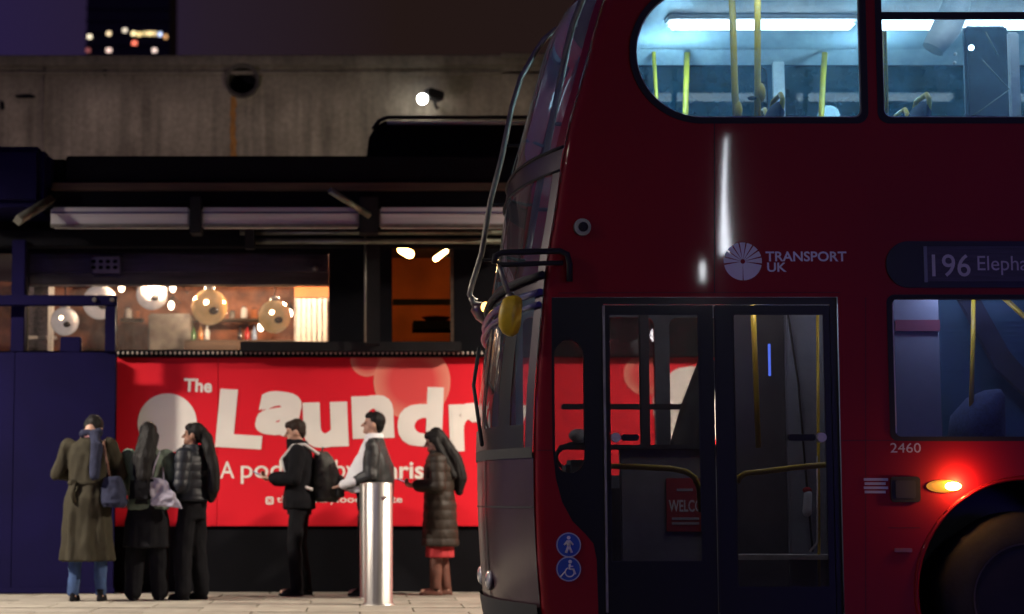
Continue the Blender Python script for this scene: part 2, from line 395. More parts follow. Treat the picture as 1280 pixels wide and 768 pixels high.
# ------------------------------------------------------------------ far tower
TY = 600.
tw = empty('tower_block', at(160, 600, TY).xy.to_3d(), 'distant dark tower block with a row of lit windows beyond the concrete wall', 'building')
def tx(px): return at(px, 45, TY).x
zb = 0; x0, x1 = tx(107), tx(213)
M['towerw'] = mat('tower_dark_cladding', (.02, .016, .06), .6, 0, .15, .2)
mb = MB(); mb.add([(x0, TY, 0), (x1+.6, TY, 0), (x1+.6, TY+26, 0), (x0, TY+26, 0), (x0+.3, TY+.2, 200), (x1-.6, TY+.2, 200), (x1-.6, TY+25, 200), (x0+.3, TY+25, 200)],
                  [(0, 1, 5, 4), (1, 2, 6, 5), (2, 3, 7, 6), (3, 0, 4, 7), (4, 5, 6, 7)]); mb.build('wall', 'towerw', tw)
mb = MB()
for k in range(45): mb.box((x0-.15, TY-.3, 20+k*4.0), (x1+.3, TY, 20.5+k*4.0))
mb.build('floor_band', 'towerw', tw)
LW = {}
for px, py, w, c, s_ in ((112, 46, 5, (1, .85, .6), 2.2), (136, 42, 5, (1, .75, .45), 2.0), (156, 38, 5, (1, .85, .65), 1.6), (167, 42, 5, (1, .8, .4), 2.6), (174, 43, 5, (1, .72, .3), 2.2),
                          (181, 42, 4, (1, .78, .35), 1.6), (187, 42, 5, (1, .75, .35), 2.4), (193, 42, 4, (1, .75, .35), 1.8), (200, 43, 4, (.6, .7, 1), 2.6), (207, 46, 4, (1, .5, .2), 1.4),
                          (168, 54, 6, (1, .2, .12), 2.2), (136, 63, 6, (1, .7, .6), 1.8), (193, 63, 5, (1, .75, .65), 2.0), (110, 63, 5, (.7, .2, .2), .6)):
    key = (c, s_)
    if key not in LW: LW[key] = emis('tower_lit_window_%d' % len(LW), c, s_)
    f = bxp(px-w/2-.5, py-2.8, px+w/2+.5, py+2.8, TY-.25, .2).build('window', 'towerw', tw)
    bxp(px-w/2, py-2.2, px+w/2, py+2.2, TY-.36, .1).build('pane', LW[key], f)

# ------------------------------------------------------------------ stained concrete viaduct wall
WY = 28.
wl = empty('concrete_viaduct_wall', (0, WY, 0), 'tall stained grey concrete wall with a round drain hole above the food hall roof', 'wall')
top = at(300, 84, WY).z
hx, hz = at(303, 102, WY).x, at(303, 102, WY).z; hr = .21
hole = [(hx+hr*math.cos(2*math.pi*i/28), hz+hr*math.sin(2*math.pi*i/28)) for i in range(28)]
bx0, bx1 = at(-330, 100, WY).x, at(1500, 100, WY).x
mb = MB(); xs = [bx0 + (hx-.6-bx0)*i/3 for i in range(4)] + [hx+.6 + (bx1-hx-.6)*i/6 for i in range(7)]
mb.plate([[(bx0, .09), (bx1, .09), (bx1, top), (bx0, top)], hole], WY, .5)
mb.build('wall_face', 'conc', wl)
MB().box((bx0, WY-.10, top+.002), (bx1, WY+.55, top+.16), .02).build('coping', 'conc', wl)
MB().box((bx0, WY-.05, top-.12), (bx1, WY-.002, top-.07), .008).build('drip_ledge', 'conc', wl)
bxp(626, 66, 700, 74, WY-.16, .75, .02).build('coping_block', 'conc', wl)
bxp(628, 74.5, 698, 150, WY-.05, .045).build('pilaster', 'conc', wl)
mb = MB(); mb.lathe([(hr+.045, -.10), (hr+.045, .3), (hr-.004, .3), (hr-.004, -.10), (hr+.045, -.10)], (hx, WY, hz), 'y', 28, False); mb.build('drain_pipe_ring', mat('old_iron', (.05, .045, .04), .8, .3, .4, 9), wl)
MB().box((hx-.4, WY+.35, hz-.4), (hx+.4, WY+.4, hz+.4)).build('drain_back', 'ink', wl)
# rust run below the drain (a stain with its own ragged shape)
def ragged(px0, px1, y0, y1, n=14, jag=1.5):
    l = []; r = []
    for i in range(n+1):
        y = y0+(y1-y0)*i/n
        l.append(at(px0+random.uniform(-jag, jag)*.6, y, WY)); r.append(at(px1+random.uniform(-jag, jag), y, WY))
    return [(p.x, p.z) for p in l] + [(p.x, p.z) for p in reversed(r)]
MB().plate([ragged(288, 295, 121, 200)], WY-.006, .003).build('rust_streak', 'rust', wl)
for a in ((18, 118, 47, 124), (0, 125, 6, 139), (127, 86, 136, 95)):
    bl = [(at((a[0]+a[2])/2+(a[2]-a[0])/2*math.cos(q)*random.uniform(.7, 1.1), (a[1]+a[3])/2+(a[3]-a[1])/2*math.sin(q)*random.uniform(.6, 1.1), WY)) for q in (2*math.pi*i/16 for i in range(16))]
    MB().plate([[(p.x, p.z) for p in bl]], WY-.02, .018).build('broken_patch', 'ink', wl)
# vertical lighter run and conduit
MB().tube([at(56, 78, WY-.03), at(55, 150, WY-.03), at(56, 200, WY-.03)], .012, 6).build('conduit', 'conc', wl)

# flood lamp fixed to that wall
fl = empty('floodlight', at(541, 128, WY-.02), 'small lit floodlight on a bracket on the concrete wall', 'lamp')
c = at(528, 124, WY-.5)
MB().tube([at(548, 134, WY-.0), at(546, 136, WY-.25), at(543, 127, WY-.38)], .02, 8).build('bracket', 'inkm', fl)
mb = MB(); mb.box((-.13, -.09, -.07), (.13, .09, .07), .02); o = mb.build('housing', 'inkm', fl)
o.matrix_parent_inverse = Matrix.Identity(4); o.location = (.0, -.42, .02); o.rotation_euler = (0, R(10), R(25))
M['flood'] = emis('flood_lens', (1, .97, .9), 45)
mb = MB(); mb.ball(c, (.075, .05, .075)); mb.build('lens', 'flood', fl)

# ================================================================== FOOD HALL BUILDING
BY = 19.75
bd = empty('food_hall_building', (0, BY, PZ), 'black steel and timber food hall front with lit room behind glass', 'building')
P = lambda *a, **k: bxp(*a, **k)
# front wall skin with openings: big glazed opening and the narrow orange one
def pxloop(x0, y0, x1, y1, Y):
    my, mx = (y0+y1)/2, (x0+x1)/2
    a, b = at(x0, my, Y).x, at(x1, my, Y).x; c_, d_ = at(mx, y1, Y).z, at(mx, y0, Y).z
    return [(a, c_), (b, c_), (b, d_), (a, d_)]
mb = MB().plate([pxloop(-300, 240, 1080, 745, BY), pxloop(-60, 316, 14, 439, BY), pxloop(34, 316, 411, 439, BY), pxloop(490, 307, 565, 430, BY)], BY, .12)
mb.build('front_wall', 'ink', bd)
# ---- room behind the big opening
RY0, RY1 = BY+.125, 23.5
xl, xr = at(-70, 380, BY).x-.4, at(411, 380, BY).x+.25
zf, zc = at(200, 440, BY).z-.25, at(200, 316, BY).z+.12
MB().box((xl, RY0, zf-.1), (xr, RY1, zf)).build('room_floor', 'intd', bd)
MB().box((xl, RY0, zc), (xr, RY1, zc+.1)).build('room_ceiling', 'intd', bd)
MB().box((xl, RY1, zf), (xr+.1, RY1+.1, zc)).build('back_wall', 'brownw', bd)
MB().box((xl-.1, RY0, zf), (xl, RY1, zc)).build('side_wall', 'tile', bd)
MB().box((xr, RY0, zf), (xr+.1, RY1, zc)).build('side_wall', 'orange', bd)
P(34, 317, 411, 438, BY+.03, .012).build('window_pane', 'glassr', bd)
P(-60, 317, 14, 438, BY+.03, .012).build('window_pane', 'glassr', bd)
M['valance'] = mat('dull_blue_grey_duct', (.11, .10, .18), .5, .2, .5, 4, stretch=(.4, 1, 4))
P(34.5, 316, 410.5, 340, BY+.135, .25).build('duct_panel', 'valance', bd)
P(34.5, 341, 410.5, 356, BY+.14, .2).build('duct_lip', mat('duct_lip_grey', (.11, .105, .12), .5, .3, .5, 6, stretch=(.3, 1, 4)), bd)
# back-of-room furniture as parts of the fitted room
P(185, 392, 238, 440, 22.7, .4, .02).build('steel_cabinet', 'greyb', bd)
P(36, 352, 62, 440, 22.5, .3).build('tiled_pier', 'tile', bd)
P(36, 420, 70, 424, 22.45, .05).build('pale_shelf', 'white', bd)
P(230, 425, 372, 440, 22.3, .5, .01).build('counter', 'timber', bd)
P(60, 352, 66, 440, 22.3, .1).build('pale_post', 'white', bd)
P(410-42, 356, 411, 372, 21.9, .1).build('orange_lintel', 'orange', bd)
for i in range(6): P(371+i*6.6, 373, 375.6+i*6.6, 432, 21.85, .06, .01).build('radiator_fin', 'fin', bd)
P(368, 373, 411, 432, 21.96, .04).build('radiator_back', 'greyb', bd)
for a in ((150, 398, 178, 402), (240, 398, 330, 401)): P(*a, 23., .2).build('wall_shelf', 'timber', bd)
# shelf jars and hanging ladles: single things inside the room
def jar(px, py, w, h, Y, m, label):
    p = at(px, py, Y); k = Y/F
    t = empty('jar', p, label, 'jar', 'jars on the food hall shelves'); r = w*k/2; hh = h*k
    MB().lathe([(r*.9, 0), (r, hh*.08), (r, hh*.75), (r*.6, hh*.9)], p, 'z', 14).build('body', m, t)
    MB().lathe([(r*.62, hh*.9), (r*.66, hh*.92), (r*.66, hh), (r*.2, hh*1.01)], p, 'z', 14).build('lid', 'inkm', t)
jar(160, 398, 9, 14, 23.1, 'white', 'white jar with dark lid on a wall shelf near the tall tiled pier')
jar(171, 398, 7, 11, 23.1, 'orange', 'small orange jar with dark lid on the food hall wall shelf')
for i, px in enumerate((250, 262, 275, 290, 305, 318)):
    jar(px, 398, 7+(i % 3), 9+(i*5 % 7), 23.1, ('greyb', 'white', 'orange')[i % 3], ('%s jar with dark lid, %s on the long food hall shelf' % (('grey', 'white', 'orange')[i % 3], ('at the steel cabinet end', 'next to the end jar', 'before the middle', 'after the middle', 'last but one', 'at the radiator end')[i])))
# bottles on the counter; small bulbs, some added to stand in for glints
BOT = (('green', (.05, .16, .05)), ('amber', (.40, .15, .03)), ('clear', (.55, .55, .52)), ('dark', (.03, .02, .02)), ('red', (.40, .03, .03)), ('pale blue', (.25, .32, .45)))
for i, px in enumerate((242, 251, 259, 300, 309, 318)):
    p = at(px, 425, 22.5); nm, cl = BOT[i]; k = 22.5/F
    t = empty('bottle', p, '%s glass bottle standing on the food hall counter' % nm, 'bottle', 'bottles on the food hall counter')
    MB().lathe([(3.2*k, 0), (3.4*k, 1*k), (3.4*k, (9+i % 3)*k), (1.2*k, (12+i % 3)*k), (1.2*k, (16+i % 3)*k)], p, 'z', 14).build('body', mat('bottle_glass_'+nm.replace(' ', '_'), cl, .12, 0, .2, 20, coat=1), t)
    MB().lathe([(1.5*k, (15.4+i % 3)*k), (1.5*k, (17.5+i % 3)*k)], p, 'z', 12).build('stopper', 'inkm', t)
M['glint'] = emis('small_warm_bulb', (1, .82, .6), 14)
for px, py, Y, lb in ((152, 360, 22.0, 'tiny glowing bulb added for a glint between two pale globe lamps'), (216, 360, 21.6, 'tiny glowing wall light under the duct over the cabinet'), (214, 382, 22.4, 'tiny glowing wall light just above the steel cabinet'), (326, 409, 22.0, 'tiny glowing bulb added near the end of the counter'), (362, 392, 22.2, 'tiny glowing bulb added between globe lamp and radiator')):
    p = at(px, py, Y); t = empty('glint_bulb', p, lb, 'lamp', 'small wall lights in the food hall')
    MB().lathe([(.045, .05), (.03, .09), (.012, .10)], p, 'z', 14).build('shade', 'inkm', t); MB().ball(p, (.035, .035, .05), 12, 8).build('bulb', 'glint', t)
    MB().tube([p+Vector((0, 0, .09)), p+Vector((0, .15, .14)), (p.x, RY1, p.z+.14)], .008, 6).build('arm', 'inkm', t)
# room lights: globe pendants
M['globe'] = mat('amber_glass_globe', (.85, .45, .13), .14, .35, .55, 7, emit=(1, .60, .25), es=.30, coat=1, coat_r=.03)
M['globew'] = mat('opal_globe_cool', (.85, .78, .72), .16, .2, .5, 7, emit=(1, .86, .78), es=.32, coat=1, coat_r=.03)
M['bulb'] = emis('pendant_bulb', (1, .72, .42), 14)
for px, py, r, Y, m, lb in ((81, 402, 18, 20.4, 'globew', 'white globe pendant lamp hanging beside the black railing corner, lower one'),
                            (125, 378, 22, 20.7, 'globew', 'large pale globe pendant lamp behind the black railing corner post'),
                            (190, 368, 20, 21.2, 'globew', 'pale globe pendant lamp partly hidden by the duct, over the steel cabinet'),
                            (262, 384, 23, 20.5, 'globe', 'amber tinted globe pendant lamp with long cord, the biggest one'),
                            (343, 396, 21, 20.3, 'globe', 'glowing amber globe pendant lamp hung lowest, next to the radiator')):
    p = at(px, py, Y); k = Y/F; t = empty('pendant_lamp', p, lb, 'lamp', 'globe pendant lamps in the food hall')
    rr = r*k; g = MB().ball(p, rr, 24, 16).build('globe', m, t)
    MB().tube([p+Vector((0, 0, rr)), Vector((p.x, p.y, zc))], .008, 6).build('cord', 'inkm', t)
    MB().lathe([(.05, rr*.95), (.06, rr*1.0), (.05, rr*1.14), (.015, rr*1.22)], p, 'z', 14).build('cap', 'steel', t)
    q = p + Vector((rr*.28, -rr*.86, -rr*.28)); MB().ball(q, (rr*.28, rr*.22, rr*.22)).build('lens_port', 'inkm', t)
    q = p + Vector((-rr*.1, -rr*.93, rr*.15)); MB().ball(q, (rr*.16, rr*.1, rr*.16)).build('bulb_glow', 'bulb', t)
def area(name, loc, tgt, size, power, col, parent=None, sy=None):
    l = bpy.data.lights.new(name, 'AREA'); l.energy = power; l.color = col; l.size = size
    if sy: l.shape = 'RECTANGLE'; l.size_y = sy
    o = bpy.data.objects.new(name, l); COL.objects.link(o); o.location = loc
    o.rotation_euler = (Vector(tgt)-Vector(loc)).to_track_quat('-Z', 'Y').to_euler(); 
    return o
def point(name, loc, power, col, r=.06, spot=None, tgt=None):
    l = bpy.data.lights.new(name, 'SPOT' if spot else 'POINT'); l.energy = power; l.color = col; l.shadow_soft_size = r
    o = bpy.data.objects.new(name, l); COL.objects.link(o); o.location = loc
    if spot:
        l.spot_size = R(spot); l.spot_blend = .6
        o.rotation_euler = (Vector(tgt)-Vector(loc)).to_track_quat('-Z', 'Y').to_euler()
    return o
# two track lamps added at the room ceiling to brighten the room
for i, X in enumerate((-2.2, -.6)):
    t = empty('added_track_lamp', (X, 20.9, zc), 'added warm ceiling track lamp inside the food hall above the ' + ('steel cabinet' if i == 0 else 'radiator end'), 'lamp', 'added track lamps in the food hall')
    MB().lathe([(.05, -.16), (.055, -.15), (.05, -.02), (.02, -.001)], (X, 20.9, zc), 'z', 14).build('housing', 'inkm', t)
    point('room_fill_light', (X, 20.9, zc-.24), 230, (1, .74, .5), .06)

# ---- narrow orange room
nx0, nx1 = at(490, 370, BY).x-.12, at(565, 370, BY).x+.12; nz0, nz1 = at(528, 430, BY).z-.15, at(528, 307, BY).z+.1
MB().box((nx0, 21.6, nz0), (nx1, 21.7, nz1)).build('back_wall', 'orange', bd)
MB().box((nx0-.1, RY0, nz0), (nx0, 21.7, nz1)).build('side_wall', 'orange', bd)
MB().box((nx1, RY0, nz0), (nx1+.1, 21.7, nz1)).build('side_wall', 'orange', bd)
MB().box((nx0, RY0, nz0-.08), (nx1, 21.7, nz0)).build('room_floor', 'intd', bd)
MB().box((nx0, RY0, nz1), (nx1, 21.7, nz1+.08)).build('room_ceiling', 'intd', bd)
P(491, 374, 564, 381, 20.5, .06).build('shelf', 'ink', bd)
P(563, 307, 567, 430, BY-.02, .03).build('opening_jamb', 'timber', bd)
M['hot'] = emis('hot_halogen', (1, .50, .12), 60)
M['hot2'] = emis('halogen_filament', (1, .60, .22), 30)
for px, py, rot, lb in ((507, 315, -30, 'glowing orange spot lamp at the corner next to the steel post'), (551, 319, 35, 'slim glowing orange spot lamp near the timber jamb')):
    p = at(px, py, 20.3); t = empty('spot_lamp', p, lb, 'lamp', 'orange spot lamps'); d = Vector((math.cos(R(rot)), -.35, math.sin(R(rot))))
    q = p + Vector((0, .18, .02))
    MB().tube([q, (q.x, q.y, nz1)], .01, 6).build('stem', 'inkm', t)
    MB().cap(p+Vector((0, .1, .02)), q, .035, .045).build('housing', 'inkm', t)
    MB().cap(p-d*.05*(1 if rot < 0 else 1.3), p+d*.05*(1 if rot < 0 else 1.3), .04 if rot < 0 else .028, .045 if rot < 0 else .022).build('lens', 'hot' if rot < 0 else 'hot2', t)
p = at(545, 403, 20.7); t = empty('copper_dish', p, 'shiny copper dish on the counter of the orange room', 'dish')
MB().lathe([(.03, 0), (.10, .01), (.16, .05), (.165, .055), (.1, .02)], p, 'z', 20).build('bowl', mat('copper', (.8, .35, .12), .25, 1), t)
MB().box((p.x-.25, 20.5, p.z-.09), (p.x+.22, 21., p.z-.0)).build('stand', 'ink', t)

# ---- frame: posts, beams, awning cassettes, fascia (parts of the building)
P(14, 300, 31, 440, 19.2, .12, .008).build('post', 'navy', bd)
P(456, 284, 475, 431, 19.25, .14, .008).build('post', 'inkm', bd)
MB().tube([at(456.5, 290, 19.2), at(456.5, 428, 19.2)], .012, 8).build('post_conduit', 'silver', bd)
P(-260, 287, 660, 308, 19.27, .2, .01).build('beam', 'ink', bd)
MB().tube([at(300, 291, 19.2), at(640, 291, 19.2)], .028, 10).build('rail_pipe', 'galv', bd)
MB().tube([at(318, 302, 19.18), at(640, 302, 19.18)], .03, 10).build('rail_pipe', 'galv', bd)
P(306, 287, 318, 311, 19.1, .1, .006).build('pipe_clamp', 'inkm', bd)
P(28, 239, 660, 257, 19., .7, .01).build('beam', 'ink', bd)
P(62, 228, 660, 238.5, 18.96, .5, .01).build('timber_strip', 'timber', bd)
P(82, 195, 660, 227.5, 19.02, 1.4, .015).build('fascia', 'ink', bd)
P(60, 199, 83, 228, 19.1, 1.2, .02).build('fascia_return', 'ink', bd)
P(-80, 182, 54, 258, 18.7, 1.6, .07).build('roof_box', 'navy', bd)
P(30, 188, 62, 240, 18.8, 1.4, .06).build('roof_box_step', 'navy', bd)
# big dark roof housing
a, b = at(470, 150, 20.6), at(700, 236, 20.6)
pr = [(at(x, y, 20.6).x, at(x, y, 20.6).z) for x, y in ((453, 236), (700, 236), (700, 152), (480, 152), (470, 158), (461, 172))]
MB().plate([pr], 20.6, 1.6).build('roof_housing', 'ink', bd)
MB().tube([at(466, 162, 20.4), at(474, 151, 20.4), at(484, 147, 20.4), at(690, 147, 20.4)], .022, 8).build('roof_rail', 'inkm', bd)
MB().tube([at(484, 154, 20.52), at(690, 154, 20.52)], .018, 8).build('roof_rail', 'awning', bd)
MB().tube([at(690, 147, 20.4), at(690, 152, 20.6)], .018, 8).build('rail_stay', 'inkm', bd)
for x0_, x1_ in ((63, 237), (251, 449), (474, 640)):
    f = P(x0_, 259, x1_, 283, 18.85, .22, .02).build('awning_cassette', 'awning', bd)
    P(x0_+1, 264.5, x1_-1, 267, 18.835, .02).build('cover_strip', 'valance', f)
    P(x0_, 280, x1_, 284.5, 18.82, .04, .008).build('front_bar', 'silver', f)
for x0_, x1_ in ((237, 251), (449, 473)):
    P(x0_, 246, x1_, 291, 18.8, .3, .01).build('awning_bracket', 'inkm', bd)
mb = MB(); mb.tube([at(22, 276, 18.3), at(64, 250, 18.9)], .055, 4); mb.build('awning_arm', 'galv', bd)
mb = MB(); mb.tube([at(412, 238, 18.5), at(462, 270, 18.75)], .035, 4); mb.build('awning_arm', 'galv', bd)
# speaker grille hung on the duct
t = empty('wall_speaker', at(133, 331, BY-.02), 'pale lilac wall speaker with two rows of dark holes above the globe lamps', 'speaker')
P(113, 318, 153, 345, BY+.0, .12, .03).build('case', mat('lilac_plastic', (.16, .14, .24), .6), t)
for i in range(4):
    for j in range(2):
        q = at(117+i*9, 327+j*7.5, BY-.004); MB().ball(q, (.025, .008, .02), 10, 6).build('speaker_hole', 'ink', t)
t = empty('ceiling_projector', at(393, 331, BY+.02), 'small pale projector box under the duct near the black wall', 'projector')
P(384, 322, 403, 337, BY+.03, .1, .02).build('case', 'valance', t); q = at(394, 336, BY+.025); MB().ball(q, .03).build('lens', 'greyb', t)

# trough with beaded trim over the hoarding
tr = empty('planter_trough', at(440, 440, 19.3), 'long black trough ledge with beaded trim above the red hoarding', 'trough')
P(300, 427, 577, 440, 19.32, .3, .01).build('trough', 'inkm', tr)
P(145, 437.5, 905, 446, 19.42, .2, .006).build('ledge', 'ink', tr)
mb = MB()
for i in range(78): mb.ball(at(148+i*5.9, 441.5, 19.405), (.011, .011, .016), 8, 5)
st = mb.build('bead', mat('pale_bead', (.55, .47, .40), .4, 0, .4, 30), tr); st['kind'] = 'stuff'

# black railing frame and dark boarding on the left, blue wash in their colour
rl = empty('black_railing', at(140, 440, 19.05), 'black square tube railing on top of the dark boarding', 'railing')
P(-200, 369, 146, 382, 19.05, .09, .01).build('top_rail', 'navy', rl)
P(131, 382.5, 145, 440, 19.06, .08, .008).build('upright', 'navy', rl)
MB().tube([at(145.2, 384, 19.04), at(145.2, 439, 19.04)], .008, 6).build('edge_bead', 'silver', rl)
MB().lathe([(.02, -.02), (.025, 0), (.0, .001)], at(118, 375, 19.04), 'y', 10).build('bolt', 'silver', rl)
MB().lathe([(.02, -.02), (.025, 0), (.0, .001)], at(140, 375, 19.04), 'y', 10).build('bolt', 'silver', rl)
nb = empty('dark_boarding', at(70, 740, 19.1), 'plain dark boarding with a blue wash in its colour, left of the red hoarding', 'boarding')
for i in range(4):
    P(-365+i*127+.4, 440.5, -238+i*127, 741, 19.1, .06, .004).build('panel', 'navy', nb)
P(75, 421, 101, 441, 19.12, .1, .01).build('post_cap', 'navy', nb)
P(-365, 735, 143, 742, 19.07, .03, .004).build('kickboard', 'navy', nb)

# ================================================================== RED HOARDING
HY = 19.5
hd = empty('advert_hoarding', at(400, 740, HY), 'bright red advertising hoarding with big cream letters behind the queue', 'hoarding')
zt, zb_ = at(400, 447, HY).z, at(400, 658, HY).z
for x0_, x1_ in ((145, 272), (272, 600), (600, 905)):
    MB().box((at(x0_, 550, HY).x+.002, HY, zb_), (at(x1_, 550, HY).x-.002, HY+.05, zt), .003).build('panel', 'red', hd)
P(145, 658.5, 905, 741, HY+.03, .18).build('plinth', 'ink', hd)
LY = HY-.004
for ch, bxx, rot in (('L', (269, 486, 328, 562), -4), ('a', (319, 489, 381, 547), -9), ('u', (378, 502, 436, 560), 2), ('n', (439, 494, 493, 549), 2), ('d', (497, 484, 555, 559), -2), ('r', (561, 504, 603, 565), 2), ('y', (606, 504, 662, 580), -3)):
    text_on('letter', ch, bxx, LY, 'cream', hd, bold=.016, rot=rot, thick=.030)
text_on('word', 'The', (230, 473, 265, 491), LY, 'cream', hd, bold=.03, rot=-2)
for wd, bxx, bo in (('A', (275, 577, 293, 598), .004), ('podcast', (301, 575, 411, 605), .004), ('by', (419, 575, 446, 605), .004), ('Sunrise', (450, 576, 546, 599), .022)):
    text_on('word', wd, bxx, LY, 'cream', hd, bold=bo)
text_on('word', 'thelaundryfoodhall.site', (346, 620, 503, 631), LY, 'cream', hd, bold=.01)
mb = MB(); a, b = at(332, 631, LY), at(342, 621, LY)
mb.plate([rrect(a.x, a.z, b.x, b.z, .02), rrect(a.x+.015, a.z+.015, b.x-.015, b.z-.015, .01)], LY-.001, .002)
q = (a+b)/2; mb.lathe([(.022, -.001), (.014, -.001)], (q.x, LY-.001, q.z), 'y', 14, False); mb.build('camera_icon', 'cream', hd)
def disc(px, py, r, Y, m, name, clip=None, rmap=False):
    c = at(px, py, Y); rr = at(px+r, py, Y).x-c.x; N = 56; vs = [c]; uv = [0.]
    for k in range(1, 9):
        for i in range(N):
            a_ = 2*math.pi*i/N; v = c+Vector((rr*k/8*math.cos(a_), 0, rr*k/8*math.sin(a_)))
            if clip: v.z = min(v.z, clip)
            vs.append(v); uv.append((Vector(v)-c).length/rr)
    fs = [(0, 1+i, 1+(i+1) % N) for i in range(N)] + [(1+k*N+i, 1+(k+1)*N+i, 1+(k+1)*N+(i+1) % N, 1+k*N+(i+1) % N) for k in range(7) for i in range(N)]
    o = MB().add(vs, fs).build(name, m, hd)
    u = o.data.uv_layers.new(name='rad')
    for lp in o.data.loops: u.data[lp.index].uv = (uv[lp.vertex_index], .5)
    return o
disc(209, 529, 37, LY, 'cream', 'round_dot')
disc(459, 450, 21, HY-.002, 'bubble', 'bubble', zt-.003)
disc(515, 477, 48, HY-.003, 'bubble', 'bubble', zt-.003)
disc(806, 468, 26, HY-.002, 'bubble', 'bubble', zt-.003)
disc(866, 508, 50, HY-.003, 'cream', 'round_dot', zt-.003)

# ================================================================== STREET FURNITURE
def bollard(px, py, label):
    # stand on the pavement: find the depth where the pixel meets its surface
    u = (py-CY)/F; lo, hi = 9., 35.
    for _ in range(40):
        md = (lo+hi)/2
        if at(px, py, md).z < PZ: hi = md
        else: lo = md
    p = at(px, py, lo); p.z = PZ
    p.z = PZ - .004
    t = empty('bollard', p, label, 'bollard', 'steel bollards'); r = .127
    MB().lathe([(r+.02, 0), (r+.02, .012), (r+.004, .02)], p, 'z', 40).build('base_ring', 'steel', t)
    MB().lathe([(r, .0), (r, 1.075), (r-.006, 1.083)], p, 'z', 48).build('shaft', 'steel', t)
    MB().lathe([(r-.004, 1.08), (r-.03, 1.086), (.002, 1.088)], p, 'z', 40).build('top_cap', 'steel', t)
    q = p+Vector((r*.45, -r*.9, .96)); MB().box((q.x-.03, q.y-.012, q.z-.006), (q.x+.03, q.y+.02, q.z+.006), .003).build('reflector_slot', 'white', t)
    return p
bollard(473, 756, 'brushed steel bollard standing in front of the man in the white shirt')
bollard(466.5, 748, 'brushed steel bollard hidden close behind another bollard')

def added_street_lamp(loc, hgt, head, label, power, col, arm):  # lamps added out of view to light hoarding, queue and bus front
    t = empty('added_street_lamp', loc, label, 'street lamp', 'added street lamps out of view'); x, y, z = loc
    MB().lathe([(.16, 0), (.16, .03), (.09, .06), (.085, 1.2), (.06, 1.3), (.045, hgt)], loc, 'z', 20).build('post', 'lampgrey', t)
    e_ = Vector(loc)+Vector((arm[0], arm[1], hgt+.12))
    MB().tube([Vector(loc)+Vector((0, 0, hgt-.1)), Vector(loc)+Vector((arm[0]*.4, arm[1]*.4, hgt+.1)), e_], .03, 8).build('arm', 'lampgrey', t)
    MB().lathe([(.22, -.02), (.24, 0), (.2, .08), (.06, .12)], e_, 'z', 24, True).build('lamp_head', 'lampgrey', t)
    MB().lathe([(.19, -.022), (.17, -.07), (.002, -.09)], e_, 'z', 24).build('lamp_glass', emis('added_lamp_glass', col, 12), t)
    q = e_+Vector((0, 0, -.16)); return point('added_street_light', q, power, col, .22, 161, q-Vector((0, 0, 1)))
added_street_lamp((-7.8, 16.0, .1), 5.2, None, 'added tall grey street lamp with warm white head on the pavement beside the dark boarding', 5000, (1, .88, .74), (.7, .0))
added_street_lamp((6.1, 16.5, .1), 5.2, None, 'added tall grey street lamp on the pavement behind the bus', 4700, (1, .86, .70), (-.6, .0))
added_street_lamp((-6.4, 8.6, .09), 5.6, None, 'added tall grey street lamp on the bus island near the bus front', 400, (1, .9, .78), (.7, .1))
# unseen uplights added on the food hall roof to light the concrete wall
for X_, pw_, cl_, lb in ((-3.6, 270, (1, .72, .78), 'added roof uplight washing the concrete wall near the drain hole'), (1.6, 240, (1, .85, .55), 'added roof uplight washing the concrete wall near the floodlight')):
    tt = empty('added_roof_uplight', (X_, 22.6, 4.0), lb, 'lamp', 'added roof uplights')
    MB().box((X_-.25, 22.5, 4.0), (X_+.25, 22.75, 4.12), .02).build('housing', 'inkm', tt)
    MB().box((X_-.22, 22.54, 4.121), (X_+.22, 22.72, 4.13)).build('lens', emis('uplight_lens', cl_, 3), tt)
    point('uplight', (X_, 22.63, 4.22), pw_, cl_, .1, 150, (X_, 25.5, 6.2))
# unseen light column, added and shaped to reflect as a streak on the bus
lcx = 4.56
lc = empty('added_light_column', (lcx, -2.6, .09), 'added slim light column with a tall white glowing section on the island', 'street lamp')
MB().lathe([(.15, 0), (.15, .03), (.13, .05), (.13, 4.0)], (lcx, -2.6, .09), 'z', 24).build('post', 'lampgrey', lc)
MB().lathe([(.065, 4.0), (.05, 4.5), (.032, 5.1), (.018, 5.55)], (lcx, -2.6, .09), 'z', 24).build('lamp_tube', emis('column_glow', (.86, .9, 1), 85), lc)
MB().lathe([(.05, 5.55), (.05, 5.6), (.01, 5.65)], (lcx, -2.6, .09), 'z', 24).build('cap', 'lampgrey', lc)
MB().tube([(lcx, -2.6, 3.6), (lcx-.3, -2.6, 3.62), (lcx-.42, -2.6, 3.72)], .03, 8).build('side_arm', 'lampgrey', lc)
MB().lathe([(.02, 3.74), (.05, 3.78), (.06, 3.96), (.03, 4.0)], (lcx-.42, -2.6, 0), 'z', 20).build('added_side_lantern', emis('lantern_glow', (.92, .94, 1), 60), lc)  # added so its reflection makes a second highlight on the bus
# totems added out of view; their violet screens cast the blue wash
for (x_, y_, rz_, st_, lb) in ((9.6, -2.4, 0, 24, 'added totem whose violet blue screen casts a blue wash, near the light column'), (-6.4, 13.6, -48, 3, 'added totem whose violet blue screen casts a blue wash, near the food hall')):
    tt = empty('violet_fill_totem', (x_, y_, .09), lb, 'totem', 'added violet blue totems'); tt.rotation_euler = (0, 0, R(rz_))
    for nm, a_, b_, m_ in (('case', (-.7, -.12, 0), (.7, .10, 2.5), 'lampgrey'), ('screen', (-.6, .101, .5), (.6, .115, 2.4), emis('violet_fill_screen_%d' % int(st_), (.16, .10, 1.0), st_))):
        o = MB().box(a_, b_, .02 if nm == 'case' else 0).build(nm, m_, None); o.parent = tt

